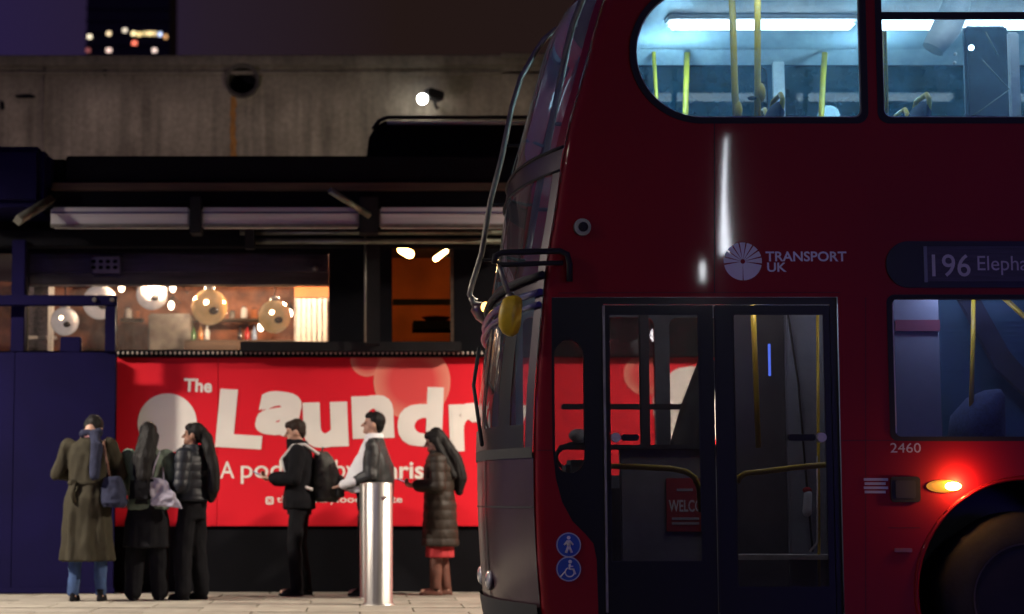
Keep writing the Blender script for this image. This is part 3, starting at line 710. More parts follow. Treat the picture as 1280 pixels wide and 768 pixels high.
# ================================================================== DOUBLE DECKER BUS
Y0, BW = 10.67, 2.52
M['ribs'] = mat('ribbed_blue_panel', (.035, .09, .14), .5, 0, .1, 5)
Y1 = Y0+BW
bus = empty('double_decker_bus', (2.2, Y0+BW/2, 0), 'dark red double decker bus with lit upper deck standing at the kerb', 'bus')
CR = .055                                     # corner radius
prof = [(at(x, y, Y0+CR*.4).z, at(x, y, Y0+CR*.4).x) for x, y in ((677, 775), (671, 700), (668, 640), (667, 574), (670, 483), (678, 391), (686, 312), (693, 277), (708, 168), (728, 99), (750, 15))]
prof = [(.27, prof[0][1]+.03)] + prof[0:]
zl, xl_ = prof[-1]; sl_ = (prof[-1][1]-prof[-2][1])/(prof[-1][0]-prof[-2][0])
for dz, k in ((.10, 1.2), (.10, 1.7), (.10, 2.6), (.08, 4.0)):
    zl += dz; xl_ += dz*sl_*k; prof.append((zl, xl_))
TOPZ = 4.12; ROOF = 4.30
prof += [(4.22, prof[-1][1]+.14), (4.275, prof[-1][1]+.36), (4.30, prof[-1][1]+.75)]
prof.sort()
def X0(z):
    if z <= prof[0][0]: return prof[0][1]
    for (a, xa), (b, xb) in zip(prof, prof[1:]):
        if z <= b: return xa+(xb-xa)*(z-a)/(b-a)
    return prof[-1][1]
# smooth the profile a little
_pz = [.27+i*.05 for i in range(82)]; _px = [X0(z) for z in _pz]
for _ in range(3): _px = [_px[0]]+[(_px[i-1]+2*_px[i]+_px[i+1])/4 for i in range(1, len(_px)-1)]+[_px[-1]]
def X0(z):
    q = (z-.27)/.05; i = max(0, min(len(_px)-2, int(q))); return _px[i]+(_px[i+1]-_px[i])*(q-i)
REAR = X0(1)+10.1
XS = at(893, 260, Y0).x                      # moulding seam
def sidey(X, Z):
    d = X-X0(Z); y = 0.
    if d < CR: q = max(0., d); y += CR-math.sqrt(max(0, CR*CR-(CR-q)**2))
    if d < .95: y += .022*((.95-max(d, 0))/.95)**2
    y += .0012*math.sin(X*2.3+Z*1.1)*math.sin(Z*1.9+.7)
    return y
def bx(px, py=400): return at(px, py, Y0).x
def bz(py): return at(900, py, Y0).z
# ---- openings of the nearside
zu0, zu1 = bz(147), 3.93
uw = []                                      # upper windows (x0, x1)
uw.append((bx(795, 80), bx(1076, 80))); x = bx(1103, 80)
while x+1.3 < REAR-.5: uw.append((x, x+1.36)); x += 1.36+.12
zl0, zl1 = bz(546), bz(374)
AX = bx(1290, 745); AZ = bz(742); AR = .635  # front wheel arch
RX = AX+5.05
lw = [(bx(1117, 460), bx(1117, 460)+1.30)]; x = lw[0][1]+.12
while x+1.2 < REAR-.6: lw.append((x, x+1.30)); x += 1.42
dl = [(690, 371.5), (690, 470), (691, 560), (695, 598), (703, 628), (716, 652), (732, 668), (742, 680), (746, 700), (748, 760)]
door = [(bx(a, b), bz(b)) for a, b in dl] + [(bx(748, 760), .37), (bx(1056, 768), .37), (bx(1047, 372), bz(371.5))]
door = door[::-1]
def arch(cx):
    a0 = math.asin((AZ-.27)/AR)
    return [(cx+AR*math.cos(a), AZ+AR*math.sin(a)) for a in (math.pi+a0-(math.pi+2*a0)*i/40 for i in range(41))]
def side_outline(rear_arch=True):
    pts = [(X0(.27)+.002, .27)]
    pts += arch(AX) + arch(RX)
    pts += [(REAR-.05, .27), (REAR, .5), (REAR, 3.2), (REAR-.25, TOPZ)]
    zz = TOPZ
    while zz > .3: pts.append((X0(zz), zz)); zz -= .06
    return pts
def side_sheet(name, holes, mirror, m, parent):
    loops = [side_outline()]+holes
    flat = [p for l in loops for p in l]
    tri = tessellate_polygon([[Vector((p[0], p[1], 0)) for p in l] for l in loops])
    bm = bmesh.new(); vv = [bm.verts.new((p[0], 0, p[1])) for p in flat]
    for t in tri:
        try: bm.faces.new([vv[i] for i in t])
        except ValueError: pass
    bmesh.ops.dissolve_degenerate(bm, dist=1e-5, edges=bm.edges[:])
    def cut(co_, no):
        bmesh.ops.bisect_plane(bm, geom=bm.verts[:]+bm.edges[:]+bm.faces[:], plane_co=co_, plane_no=no)
    q = X0(1.2)-.02
    while q < XS+.35: cut((q, 0, 0), (1, 0, 0)); q += .02 if q < XS-.3 or q > XS+.15 else .01
    while q < REAR: cut((q, 0, 0), (1, 0, 0)); q += .4
    z = .35
    while z < TOPZ: cut((0, 0, z), (0, 0, 1)); z += .10
    me = bpy.data.meshes.new(name); ns = []
    for v in bm.verts:
        X, Z = v.co.x, v.co.z; y = sidey(X, Z); h = .002
        dx = (sidey(X+h, Z)-sidey(X-h, Z))/(2*h); dz = (sidey(X, Z+h)-sidey(X, Z-h))/(2*h)
        if X-X0(Z) < .006: dx = max(dx, -4)
        n = Vector((dx, -1, dz)).normalized()
        if mirror: v.co.y = Y1-y; n.y *= -1
        else: v.co.y = Y0+y
        ns.append(n)
    for f in bm.faces:
        f.normal_update()
        if (f.normal.y > 0) != mirror: f.normal_flip()
        f.smooth = True
    bm.to_mesh(me); bm.free()
    me.normals_split_custom_set_from_vertices([n[:] for n in ns])
    return obj(name, me, m, parent)
up_holes = [rrect(uw[0][0]-.03, zu0-.03, uw[0][1]+.03, zu1+.03, .06, 6, .40)] + [rrect(a-.03, zu0-.03, b+.03, zu1+.03, .06) for a, b in uw[1:]]
lo_holes = [rrect(a-.025, zl0-.02, b+.025, zl1+.02, .04) for a, b in lw]
side_sheet('nearside_body', up_holes+lo_holes+[door], False, 'busred', bus)
cabw = (bx(700, 480)-.02, bx(900, 480), bz(545)-.10, bz(420)+.05)
off_low = [rrect(X0(1.7)+.13, 1.20, 2.02, 2.28, .06), rrect(2.12, 1.30, 3.1, 2.28, .06)] + [rrect(a, zl0, b, zl1, .06) for a, b in lw[1:]]
off_up = [rrect(X0(3.6)+.30, zu0-.02, uw[0][1], 4.04, .06, 6, .25)] + [rrect(a, zu0-.02, b, 4.04, .06) for a, b in uw[1:]]
side_sheet('offside_body', off_up+off_low, True, 'busred', bus)
# inner linings
def lining(holes, Y, m, name, x0, z0, z1):
    MB().plate([[(x0, z0), (REAR-.1, z0), (REAR-.1, z1), (x0, z1)]]+holes, Y, .02).build(name, m, bus)
def shrink(l): return l
lining(off_up, Y1-.075, 'ribs', 'upper_lining', X0(3.9)+.12, 2.62, 4.10)
lining(off_low, Y1-.075, 'intg', 'lower_lining', X0(1.7)+.08, .42, 2.5)
for h in off_up: MB().plate([h], Y1-.045, .006).build('offside_window', 'glassfar', bus)
for i, h in enumerate(off_low): MB().plate([h], Y1-.045, .006).build('offside_window', 'glassclear' if i < 2 else 'glassfar', bus)
# window rubbers and panes (nearside)
for i, (a, b) in enumerate(uw):
    rl_ = .40 if i == 0 else None
    o = MB().plate([rrect(a-.035, zu0-.035, b+.035, zu1+.035, .064, 6, .404 if i == 0 else None), rrect(a, zu0, b, zu1, .045, 6, .37 if i == 0 else None)], Y0-.006 if i else Y0-.005, .05).build('upper_window', 'rubber', bus)
    MB().plate([rrect(a+.0015, zu0+.0015, b-.0015, zu1-.0015, .045, 6, .37 if i == 0 else None)], Y0+.022, .006).build('pane', 'glassu', o)
    if i == 1 or i == 3:
        MB().box((a+.001, Y0-.002, bz(24)), (b-.001, Y0+.02, bz(15)), .004).build('hopper_bar', 'rubber', o)
    MB().plate([rrect(a, zu0, b, zu1, .045, 6, .37 if i == 0 else None), rrect(a+.008, zu0+.008, b-.008, zu1-.008, .04, 6, .362 if i == 0 else None)], Y0+.012, .008).build('glazing_bead', 'greyprint', o)
for i, (a, b) in enumerate(lw):
    o = MB().plate([rrect(a-.03, zl0-.025, b+.03, zl1+.025, .045), rrect(a, zl0, b, zl1, .03)], Y0-.005, .05).build('lower_window', 'rubber', bus)
    MB().plate([rrect(a+.0015, zl0+.0015, b-.0015, zl1-.0015, .03)], Y0+.022, .006).build('pane', 'glassw', o)
    MB().box((a+.002, Y0+.006, zl0+.02), (a+.010, Y0+.014, zl1-.02)).build('edge_bead', 'greyprint', o)
# roof: cross-sections follow the front profile
def zprof(X):
    z = .27
    best = ROOF
    for i in range(len(_pz)-1):
        if _px[i] <= X <= _px[i+1] and _pz[i] > 3.5: best = min(best, _pz[i]+.05*(X-_px[i])/max(1e-6, _px[i+1]-_px[i]))
    return min(best, ROOF)
xs = []; q = X0(TOPZ)-.005
while q < X0(4.3)+.05: xs.append(q); q += .06
xs += [X0(4.3)+.3, 4, 6, 8, REAR-.3, REAR-.05]
vs = []; N = 13
for X in xs:
    zp = max(TOPZ, zprof(X)) if X < REAR-.1 else TOPZ+.02
    for j in range(N):
        a = math.pi*j/(N-1); ct = math.cos(a); yy = Y0+BW/2-BW/2*math.copysign(abs(ct)**.45, ct)+0
        vs.append((X, min(max(yy, Y0+.012), Y1-.012), TOPZ-.02+min(zp-TOPZ+.02, (ROOF-TOPZ+.02)*math.sin(a)**.5)))
fs = [(i*N+j, (i+1)*N+j, (i+1)*N+j+1, i*N+j+1) for i in range(len(xs)-1) for j in range(N-1)]
MB().add(vs, fs, True).build('roof', 'busred', bus)
MB().box((REAR-.12, Y0+.06, .35), (REAR-.02, Y1-.06, 4.1), .04).build('rear_panel', 'busred', bus)

# ---- front end: patches of one curved surface
def fx(z, t, off=0.):
    b = .21+.02*max(0, min(1, (2.5-z)/.9))
    return X0(z)-b*(1-abs(2*t-1)**2.3)-off
def fpt(z, t, off=0.): return Vector((fx(z, t, off), Y0+CR+t*(BW-2*CR), z))
def patch(name, z0, z1, t0, t1, m, off=0., parent=None, nz_=24, nt_=26, curve=None):
    vs = []
    for i in range(nz_+1):
        for j in range(nt_+1):
            t = t0+(t1-t0)*j/nt_; z = z0+(z1-z0)*i/nz_
            if curve: z += curve*(1-abs(2*t-1)**2)*(1 if True else 0)
            vs.append(fpt(z, t, off))
    w = nt_+1
    fs = [(i*w+j, (i+1)*w+j, (i+1)*w+j+1, i*w+j+1) for i in range(nz_) for j in range(nt_)]
    return MB().add(vs, fs, True).build(name, m, parent or bus)
ZU = 3.02; ZM = 2.62; ZD = 2.22; ZW = 1.30
patch('front_lower_panel', .27, ZW, 0, 1, 'busdark')
patch('front_windscreen', ZW, ZD-.001, .0, 1, 'glassf', .002)
patch('front_cove', ZD, ZD+.10, 0, 1, 'busdark')
patch('destination_glass', ZD+.10, ZU-.13, .0, 1, 'glassf')
patch('front_band', ZU-.13, ZU, 0, 1, 'busdark', .006)
patch('upper_windscreen', ZU, 4.02, .0, 1, 'glassf')
patch('front_dome', 4.02, TOPZ+.01, 0, 1, 'busred')
for t0, t1 in ((0, .035), (.965, 1)):
    patch('front_pillar', ZU+.001, 4.02, t0, t1, 'busred', .006)
    patch('front_pillar', ZW, ZU-.131, t0, t1, 'busred' if t0 else 'busdark', .006)
patch('screen_divider', ZW+.001, ZD, .36, .40, 'black', .008)
patch('screen_edge', ZW, ZD, .12, .20, 'black', .008)
patch('screen_bottom_trim', ZW-.03, ZW+.03, 0, 1, 'rubber', .009, nz_=3)
patch('wiper_panel', ZW+.03, ZW+.16, .04, .96, 'black', .010, nz_=3)
patch('bumper', .27, .46, 0, 1, 'rubber', .02, nz_=6)
patch('panel_joint', .46, ZW-.03, .33, .345, 'rubber', .004, nt_=2)
patch('panel_joint', .99, 1.0, .0, 1, 'rubber', .004, nz_=1)
# lilac trim lines over the windscreen
M['lilac'] = mat('lilac_trim', (.05, .04, .20), .35, 0, .3, 9, coat=.4)
for z, m, r in ((2.20, 'lilac', .020), (2.30, 'rubber', .02), (2.13, 'lilac', .016)):
    MB().tube([fpt(z-.10*(1-abs(2*t-1)**2)*0-.12*t, t, .02) for t in [i/20 for i in range(21)]], r, 8).build('front_trim', m, bus)
for z, r in ((ZU+.005, .010), (ZU-.13, .008)):
    MB().tube([fpt(z, t, .010) for t in [i/20 for i in range(21)]], r, 8).build('front_trim', 'rubber', bus)
for t in (.34, .66):
    c = fpt(.56, t, .0); MB().ball(c, (.03, .12, .06), 18, 12).build('headlamp', mat('headlamp_lens', (.5, .5, .52), .12, .3, .1, 20, coat=.8), bus)
# wiper
MB().tube([fpt(1.36, .3, .04), fpt(1.75, .55, .05), fpt(2.0, .62, .04)], .012, 6).build('wiper', 'rubber', bus)
# tree guard tubes
def guard(pts, Y): return MB().tube([at(a, c_, Y) for a, c_ in pts], .020, 10).build('tree_guard', 'silver', bus)
g1 = guard(((742, -40), (734, -18), (727, 2), (716, 31), (708, 64), (696, 124), (684, 183), (674, 233), (661, 307), (658, 318)), Y0+.42)
g2 = guard(((722, 30), (714, 31), (704, 33), (694, 38), (680, 50), (669, 66), (651, 98), (640, 134), (627, 198), (613, 252), (602, 317), (590, 356), (587, 368), (590, 374), (596, 377)), Y1-.12)
for g_, Y, l in ((g1, Y0+.42, ((690, 155), (668, 262))), (g2, Y1-.12, ((630, 182), (612, 256), (600, 325)))):
    for a, c_ in l:
        p = at(a, c_, Y); MB().tube([p, (X0(p.z)+.03, p.y+.02, p.z)], .012, 6).build('guard_bracket', 'rubber', g_)
# nearside mirror: black double-bar arm and yellow shell
YM = Y0+.10
arm = [(712, 352), (712, 330), (709, 318), (700, 314), (660, 315), (628, 316), (619, 320), (618, 330)]
def P3(px, py, Y): return at(px, py, Y)
mir = MB().tube([P3(a, b, YM-.13 if a < 700 else Y0-.02) for a, b in arm], .017, 8).build('mirror_arm', 'rubber', bus)
MB().tube([P3(704, 329, Y0-.03), P3(690, 329, YM-.13), P3(640, 331, YM-.13), P3(622, 331, YM-.13)], .014, 8).build('lower_bar', 'rubber', mir)
MB().tube([P3(624, 331, YM-.13), P3(630, 352, YM-.13), P3(638, 374, YM-.13)], .014, 8).build('drop_arm', 'silver', mir)
bm_ = [(at(634, y, YM).z, at(x, y, YM).x, YM-.13, w*YM/F, d) for y, x, w, d in ((423, 636, 3, .02), (419, 635, 9, .06), (410, 634, 12.5, .085), (398, 634.5, 13, .09), (386, 636, 12.5, .085), (377, 638, 10.5, .07), (373, 638.5, 6, .03))]
def crease(a, z): return 1+.10*math.cos(2*a+z*6)+.06*math.cos(5*a)
MB().loft(bm_, 24, crease).build('mirror_shell', 'yellowm', mir)
MB().ball(at(638, 372, YM-.13), .03).build('pivot', 'silver', mir)
# offside mirror on its arm
YF = Y1-.15
mf = MB().tube([at(589, 372, YF), at(592, 380, YF), at(612, 384, YF)], .022, 8).build('mirror_arm', 'silver', bus)
mb = MB(); mb.loft([(at(600, y, YF).z, at(x, y, YF).x, YF, w*YF/F, .10) for y, x, w in ((404, 606, 3), (398, 603, 8), (388, 600, 11), (381, 598, 7))], 16, crease)
mb.build('mirror_shell', 'busdark', mf)
c = fpt(2.26, .62, .03); MB().ball(c, (.03, .03, .035), 12, 8).build('marker_lamp', 'ambers', bus)
# ---- nearside small fittings
c = at(728, 284, Y0-.002); o = MB().lathe([(.048, -.012), (.05, .02), (.03, .02)], (c.x, Y0+.002, c.z), 'y', 24).build('side_marker', 'silver', bus)
MB().ball((c.x+.004, Y0-.012, c.z), (.028, .012, .028)).build('marker_lens', 'rubber', o)
# seams: narrow dark strips let into the panels
def seam(x0, y0, x1, y1, w=.003):
    a, b = at(x0, y0, Y0), at(x1, y1, Y0)
    n = 14; vs = []
    for i in range(n+1):
        p = a.lerp(b, i/n); d = Vector((w, 0, 0)) if abs(b.z-a.z) > abs(b.x-a.x) else Vector((0, 0, w))
        for s_ in (-1, 1):
            v = p+d*s_*.5; v.y = Y0+sidey(v.x, v.z)-.0015; vs.append(v)
    MB().add(vs, [(2*i, 2*i+1, 2*i+3, 2*i+2) for i in range(n)]).build('panel_seam', 'rubber', bus)
seam(893, 153, 893, 366, .005); seam(1051, 551, 1290, 551); seam(672, 366, 1050, 366); seam(1082, 372, 1082, 768); seam(672, 563, 694, 563); seam(1110, 660, 1150, 660)
# blind box
a, b = (bx(1107, 330), bz(360)), (bx(1107, 330)+1.55, bz(302)); rr = (b[1]-a[1])/2*.98
o = MB().plate([rrect(a[0], a[1], b[0], b[1], .03, 6, rr)], Y0-.012, .012).build('route_blind', 'black', bus)
M['blind'] = mat('blind_ribbed_grey', (.06, .055, .075), .6, 0, .4, 8, bump=.4, bs=9, stretch=(.6, 1, 14))
MB().plate([rrect(bx(1155, 330), a[1]+.035, b[0]-.05, b[1]-.03, .01)], Y0-.016, .003).build('blind_face', 'blind', o)
MB().box((bx(1154, 330), Y0-.018, a[1]+.03), (bx(1158, 330), Y0-.0125, b[1]-.03)).build('blind_edge', 'intg', o)
text_on('route_number', '196', (1165, 318, 1213, 346), Y0-.020, 'greyprint', o, bold=.006)
text_on('destination', 'Elephant & Castle', (1222, 320, 1398, 344), Y0-.020, 'greyprint', o, bold=.0)
text_on('fleet_number', '2460', (1113, 554, 1151, 566), Y0-.006, 'greyprint', bus)
text_on('operator_name', 'TRANSPORT', (957, 314.5, 1058, 327), Y0-.005, 'white', bus, bold=.02)
text_on('operator_name', 'UK', (959, 328.5, 983, 340), Y0-.005, 'white', bus, bold=.02)
c = at(928.5, 327, Y0-.005); k = Y0/F; mb = MB()
ang = [180*i/9 for i in range(10)]
secs = [(ang[i]+2.2-8+i*1.75, ang[i+1]-2.2-8+(i+1)*1.75) for i in range(9)] + [(191, 268.5), (271.5, 349)]
for a0, a1 in secs:
    n = 10; pts = [Vector((math.cos(R(a0+(a1-a0)*i/n)), 0, math.sin(R(a0+(a1-a0)*i/n)))) for i in range(n+1)]
    mb.add([c+p*24*k for p in pts]+[c+p*3*k for p in reversed(pts)], [tuple(range(2*n+2))])
mb.build('operator_emblem', 'white', bus)
# round door stickers
for py, kind in ((681.5, 0), (711.5, 1)):
    c = at(711, py, Y0); sy_ = Y0+sidey(c.x, c.z); r = 15.5*k
    o = MB().lathe([(r, -.002), (r, .03)], (c.x, sy_-.006, c.z), 'y', 32).build('door_sticker', 'blue', bus)
    MB().lathe([(r*.98, 0), (r*.90, 0)], (c.x, sy_-.0095, c.z), 'y', 32, False).build('sticker_rim', 'greyprint', o)
    mb = MB(); L = lambda pts, w: [mb.tube([Vector((c.x+p[0]*r, sy_-.009, c.z+p[1]*r)) for p in pts], w*r, 6)]
    mb.lathe([(.15*r, 0), (.01*r, 0)], (c.x+(0 if not kind else .12*r), sy_-.0100, c.z+.58*r), 'y', 14, False)
    if kind == 0:
        L([(-.02, .38), (0, -.1)], .16); L([(-.03, -.1), (-.22, -.62)], .10); L([(.03, -.1), (.24, -.62)], .10); L([(-.12, .3), (-.36, 0)], .08); L([(.12, .3), (.36, 0)], .08)
    else:
        L([(.10, .38), (.06, 0), (.38, -.02), (.52, -.42)], .09); L([(.06, .2), (.36, .2)], .06)
        L([(.08+.36*math.cos(R(a_)), -.26+.36*math.sin(R(a_))) for a_ in range(110, 371, 26)], .06); L([(-.66, -.62), (-.3, -.2)], .06)
    mb.build('sticker_figure', 'white', o)
# notice, charging flap, reflector, repeater
for i in range(4): bxp(1080+i % 2, 598+i*5.2, 1110-3*(i % 2), 601.2+i*5.2, Y0-.004, .003).build('notice_line', 'greyprint', bus)
o = MB().plate([rrect(bx(1113, 612), bz(628), bx(1150, 612), bz(596), .02)], Y0-.010, .012).build('charge_flap', 'rubber', bus)
MB().plate([rrect(bx(1119, 612), bz(623), bx(1144, 612), bz(601), .01)], Y0-.013, .004).build('flap_face', 'intd', o)
MB().box((bx(1118, 688), Y0-.008, bz(690.5)), (bx(1140, 688), Y0+.002, bz(685.5)), .002).build('side_reflector', mat('amber_reflector', (.30, .10, .05), .4), bus)
c = at(1180, 608, Y0); o = MB().ball((c.x, Y0, c.z), (.098, .020, .036), 20, 12).build('repeater_base', mat('amber_lens', (.7, .28, .04), .2, 0, .2, 20, coat=.6, emit=(1, .4, .05), es=.6), bus)
c = at(1190, 608, Y0); MB().ball((c.x, Y0-.016, c.z), (.046, .014, .022), 16, 10).build('indicator_bulb', 'amber', o)
point('indicator_light', (c.x+.03, Y0-.055, c.z+.012), 5, (1, .45, .12), .012)
# wheel arch flare, wheels
def wheel(cx, near):
    yy = Y0 if near else Y1; s_ = 1 if near else -1
    o = MB().lathe([(.24, .02), (.30, .0), (.46, .01), (.485, .06), (.485, .24), (.46, .29), (.30, .30)], (cx, yy+.03 if near else yy-.33, .487), 'y', 48, False).build('wheel', 'tyre', bus)
    MB().lathe([(.305, .0), (.30, .02), (.27, .03), (.25, .09), (.14, .10), (.12, .03), (.03, .02)], (cx, yy+.035 if near else yy-.335, .487), 'y', 40, True).build('rim', 'hub', o)
    MB().lathe([(.315, -.004), (.30, .004)], (cx, yy+.028 if near else yy-.33, .487), 'y', 48, False).build('rim_edge', 'silver', o)
    for i in range(10):
        a_ = 2*math.pi*i/10; MB().ball((cx+.20*math.cos(a_), yy+.115 if near else yy-.3, .487+.20*math.sin(a_)), .014, 8, 6).build('wheel_nut', 'hub', o)
for cx in (AX, RX):
    for near in (True, False): wheel(cx, near)
for cx in (AX, RX):
    pts = arch(cx); MB().tube([(p[0], Y0-.002, p[1]) for p in pts], .013, 8).build('arch_lip', 'busred', bus)
    # wheel housing
    vs = []; 
    for yy in (Y0+.004, Y0+.55):
        vs += [(p[0], yy, p[1]) for p in pts]
    n = len(pts); MB().add(vs, [(i, i+1, n+i+1, n+i) for i in range(n-1)]).build('wheel_housing', 'intd', bus)
    MB().plate([[(p[0], p[1]) for p in pts]], Y0+.551, .02).build('housing_back', 'intd', bus)
MB().box((X0(.5)+.25, Y0+.12, .26), (REAR-.2, Y1-.12, .30)).build('chassis', 'intd', bus)

# ---- door set
DX0, DX1 = bx(748, 600), bx(1051, 600)
zd1 = bz(371.5)
qx0, qx1 = bx(694, 510), bx(731, 510)
leafs = [(bx(757, 560), bx(896, 560)), (bx(898, 560), bx(1043, 560))]
inner = [(bx(763, 545), bx(877, 545), bz(703), bz(392)), (bx(920, 545), bx(1035, 545), bz(735), bz(392))]
o = MB().plate([door, rrect(qx0, bz(592), qx1, bz(424), .09), [(leafs[0][0], .40), (leafs[1][1], .40), (leafs[1][1], bz(380)), (leafs[0][0], bz(380))]], Y0+.026, .04).build('door_surround', 'black', bus)
MB().plate([rrect(qx0-.002, bz(592)-.002, qx1+.002, bz(424)+.002, .09)], Y0+.075, .005).build('quarter_pane', 'glassl', o)
for (a, b), (ga, gb, gz0, gz1) in zip(leafs, inner):
    o = MB().plate([[(a+.002, .402), (b-.002, .402), (b-.002, bz(381)), (a+.002, bz(381))], rrect(ga, gz0, gb, gz1, .012)], Y0+.034, .03).build('door_leaf', 'black', bus)
    MB().plate([rrect(ga-.002, gz0-.002, gb+.002, gz1+.002, .012)], Y0+.067, .005).build('door_pane', 'glassl', o)
    MB().plate([rrect(ga, gz0, gb, gz1, .012), rrect(ga+.006, gz0+.006, gb-.006, gz1-.006, .008)], Y0+.030, .003).build('glazing_bead', 'rubber', o)
MB().box((bx(756, 600), Y0+.012, .42), (bx(759, 600), Y0+.025, bz(382))).build('door_edge_strip', 'silver', bus)
MB().box((bx(898, 600)-.004, Y0+.02, .42), (bx(898, 600)+.004, Y0+.033, bz(382))).build('door_meeting_rubber', 'rubber', bus)
def rail(pts, Y, r, name='grab_rail', m='yellow'): return MB().tube([at(a, b, Y) for a, b in pts], r, 10).build(name, m, bus)
YR = Y0+.13
rail([(764, 583), (800, 584), (840, 586), (858, 590), (868, 597), (874, 610), (877, 640)], YR, .017)
rail([(921, 603), (924, 597), (932, 592), (960, 589), (1000, 584), (1034, 581)], YR, .017)
for px, x1_, side in ((770, 800, 1), (1027, 986, -1)):
    c = at(px, 547, Y0+.02); o = MB().lathe([(.026, -.01), (.028, .03), (.01, .031)], (c.x, Y0+.018, c.z), 'y', 16).build('door_handle', 'greyprint', bus)
    MB().box((c.x+side*.03, Y0+.022, c.z-.018), (at(x1_, 547, Y0).x, Y0+.066, c.z+.018), .008).build('handle_bar', 'rubber', o)

# ================================================================== bus interior
ZF2, ZC1 = 2.62, 2.50
MB().box((X0(2.6)+.25, Y0+.07, ZC1), (REAR-.15, Y1-.08, ZF2)).build('upper_floor', 'intd', bus)
MB().box((X0(.6)+.3, Y0+.12, .31), (REAR-.15, Y1-.08, .36)).build('lower_floor', 'floor', bus)
MB().box((X0(4.05)+.12, Y0+.07, 4.105), (REAR-.15, Y1-.08, 4.112)).build('upper_ceiling', 'intw', bus)
# cove between ceiling and offside windows
cv = [(Y1-.08, 4.04), (Y1-.16, 4.07), (Y1-.30, 4.10)]
MB().add([(X, y, z) for X in (X0(4)+.3, REAR-.2) for y, z in cv], [(0, 1, 4, 3), (1, 2, 5, 4)], True).build('ceiling_cove', 'intw', bus)
for Y, x0_ in ((Y0+.45, 829), (Y0+1.36, 829)):
    xa = at(832, 20, Y).x
    while xa < REAR-1.3:
        o = MB().box((xa, Y-.09, 4.075), (xa+1.22, Y+.09, 4.103), .01).build('ceiling_light', 'intw', bus)
        MB().box((xa+.02, Y-.06, 4.03), (xa+1.20, Y+.06, 4.0745), .02).build('light_tube', 'tube', o); xa += 1.32
rail([(820, 20), (817, 64), (822, 148), (823, 175)], Y1-.25, .014, 'upper_pole'); 
def pole(px, y0, y1, Y, r=.018, bend=0., m='yellow', z=None):
    a, b = at(px, y0, Y), at(px+bend, y1, Y)
    return MB().tube([a, a.lerp(b, .35)+Vector((bend*.0004, 0, 0)), a.lerp(b, .7), b], r, 10).build('upper_pole', m, bus)
pole(859, 66, 175, Y1-.3, .02, -3); pole(1031, 66, 175, Y1-.3, .02, -6)
pole(912, -60, 175, Y0+.75, .021, 9); pole(947, -60, 175, Y0+.60, .020, 0)
MB().ball(at(951, 116, Y0+.6), (.03, .03, .06)).build('pole_clamp', 'yellow', bus)
o = MB().ball(at(940, 123, Y0+.58), (.028, .02, .014)).build('bell_push', 'rubber', bus)
MB().ball(at(922, 138, Y0+.75), (.03, .03, .06)).build('pole_clamp', 'yellow', bus)
bxp(967, 55, 981, 175, Y1-.12, .04).build('window_pillar', 'white', bus)
def seat(X, Y, face=-1):
    z0 = ZF2-.17
    b = MB().box((X-.05, Y-.21, z0+.32), (X+.05, Y+.21, z0+.50+.02), .03)
    s_ = MB().box((X-.42, Y-.21, z0+.30), (X+.02, Y+.21, z0+.40), .04).build('seat', 'moq', bus)
    MB().loft([(z0+.36, X+.03, Y, .06, .21), (z0+.6, X+.06, Y, .055, .205), (z0+.80, X+.09, Y, .05, .19), (z0+.86, X+.10, Y, .03, .15)], 16).build('backrest', 'moq', s_)
    MB().tube([(X+.10, Y-.16, z0+.80), (X+.11, Y-.15, z0+.87), (X+.11, Y-.10, z0+.91), (X+.11, Y+.10, z0+.91), (X+.11, Y+.15, z0+.87), (X+.10, Y+.16, z0+.80)], .015, 8).build('grab_handle', 'yellow', s_)
    for dy in (-.16, .16): MB().box((X-.25, Y+dy-.02, z0+.17), (X-.2, Y+dy+.02, z0+.30)).build('leg', 'greyprint', s_)
sx0 = at(972, 140, Y0+.3).x-.11
for i in range(9):
    for Y in (Y0+.31, Y0+.75, Y1-.80, Y1-.36):
        if sx0+i*.84 < REAR-.5: seat(sx0+i*.84, Y)
# stair head bulkhead and white air duct seen through the second upper window
bxp(1207, 30, 1262, 160, Y0+1.3, .06, .02).build('stair_screen', mat('stair_screen_navy', (.025, .035, .075), .5), bus)
bxp(1216, 15, 1252, 20, Y0+1.29, .012, .004).build('screen_slot', 'rubber', bus)
mb = MB(); mb.tube([at(1200, -25, Y0+.9), at(1196, 5, Y0+.9), at(1184, 34, Y0+.9), at(1166, 62, Y0+.9)], [.075, .085, .09, .07], 16); mb.build('air_duct', 'intw', bus)
bxp(1262, 40, 1276, 175, Y0+.55, .03, .01).build('stair_post', 'intw', bus)
for pts in (((1232, 40), (1248, 70)), ((1228, 75), (1262, 112)), ((1262, 112), (1210, 150))):
    MB().tube([at(a, b, Y0+.5) for a, b in pts], .003, 6).build('pull_cord', 'silver', bus)
c = at(1214, 60, Y0+1.0); MB().ball(c, .017).build('reading_light', emis('reading_lamp', (.65, .85, 1), 30), bus)
for px, py in ((1194, 68), (1193, 79)): MB().ball(at(px, py, Y0+1.0), .012).build('stud', 'white', bus)
pole(1105.5, 40, 165, Y0+.25, .014, 3, 'yellow')

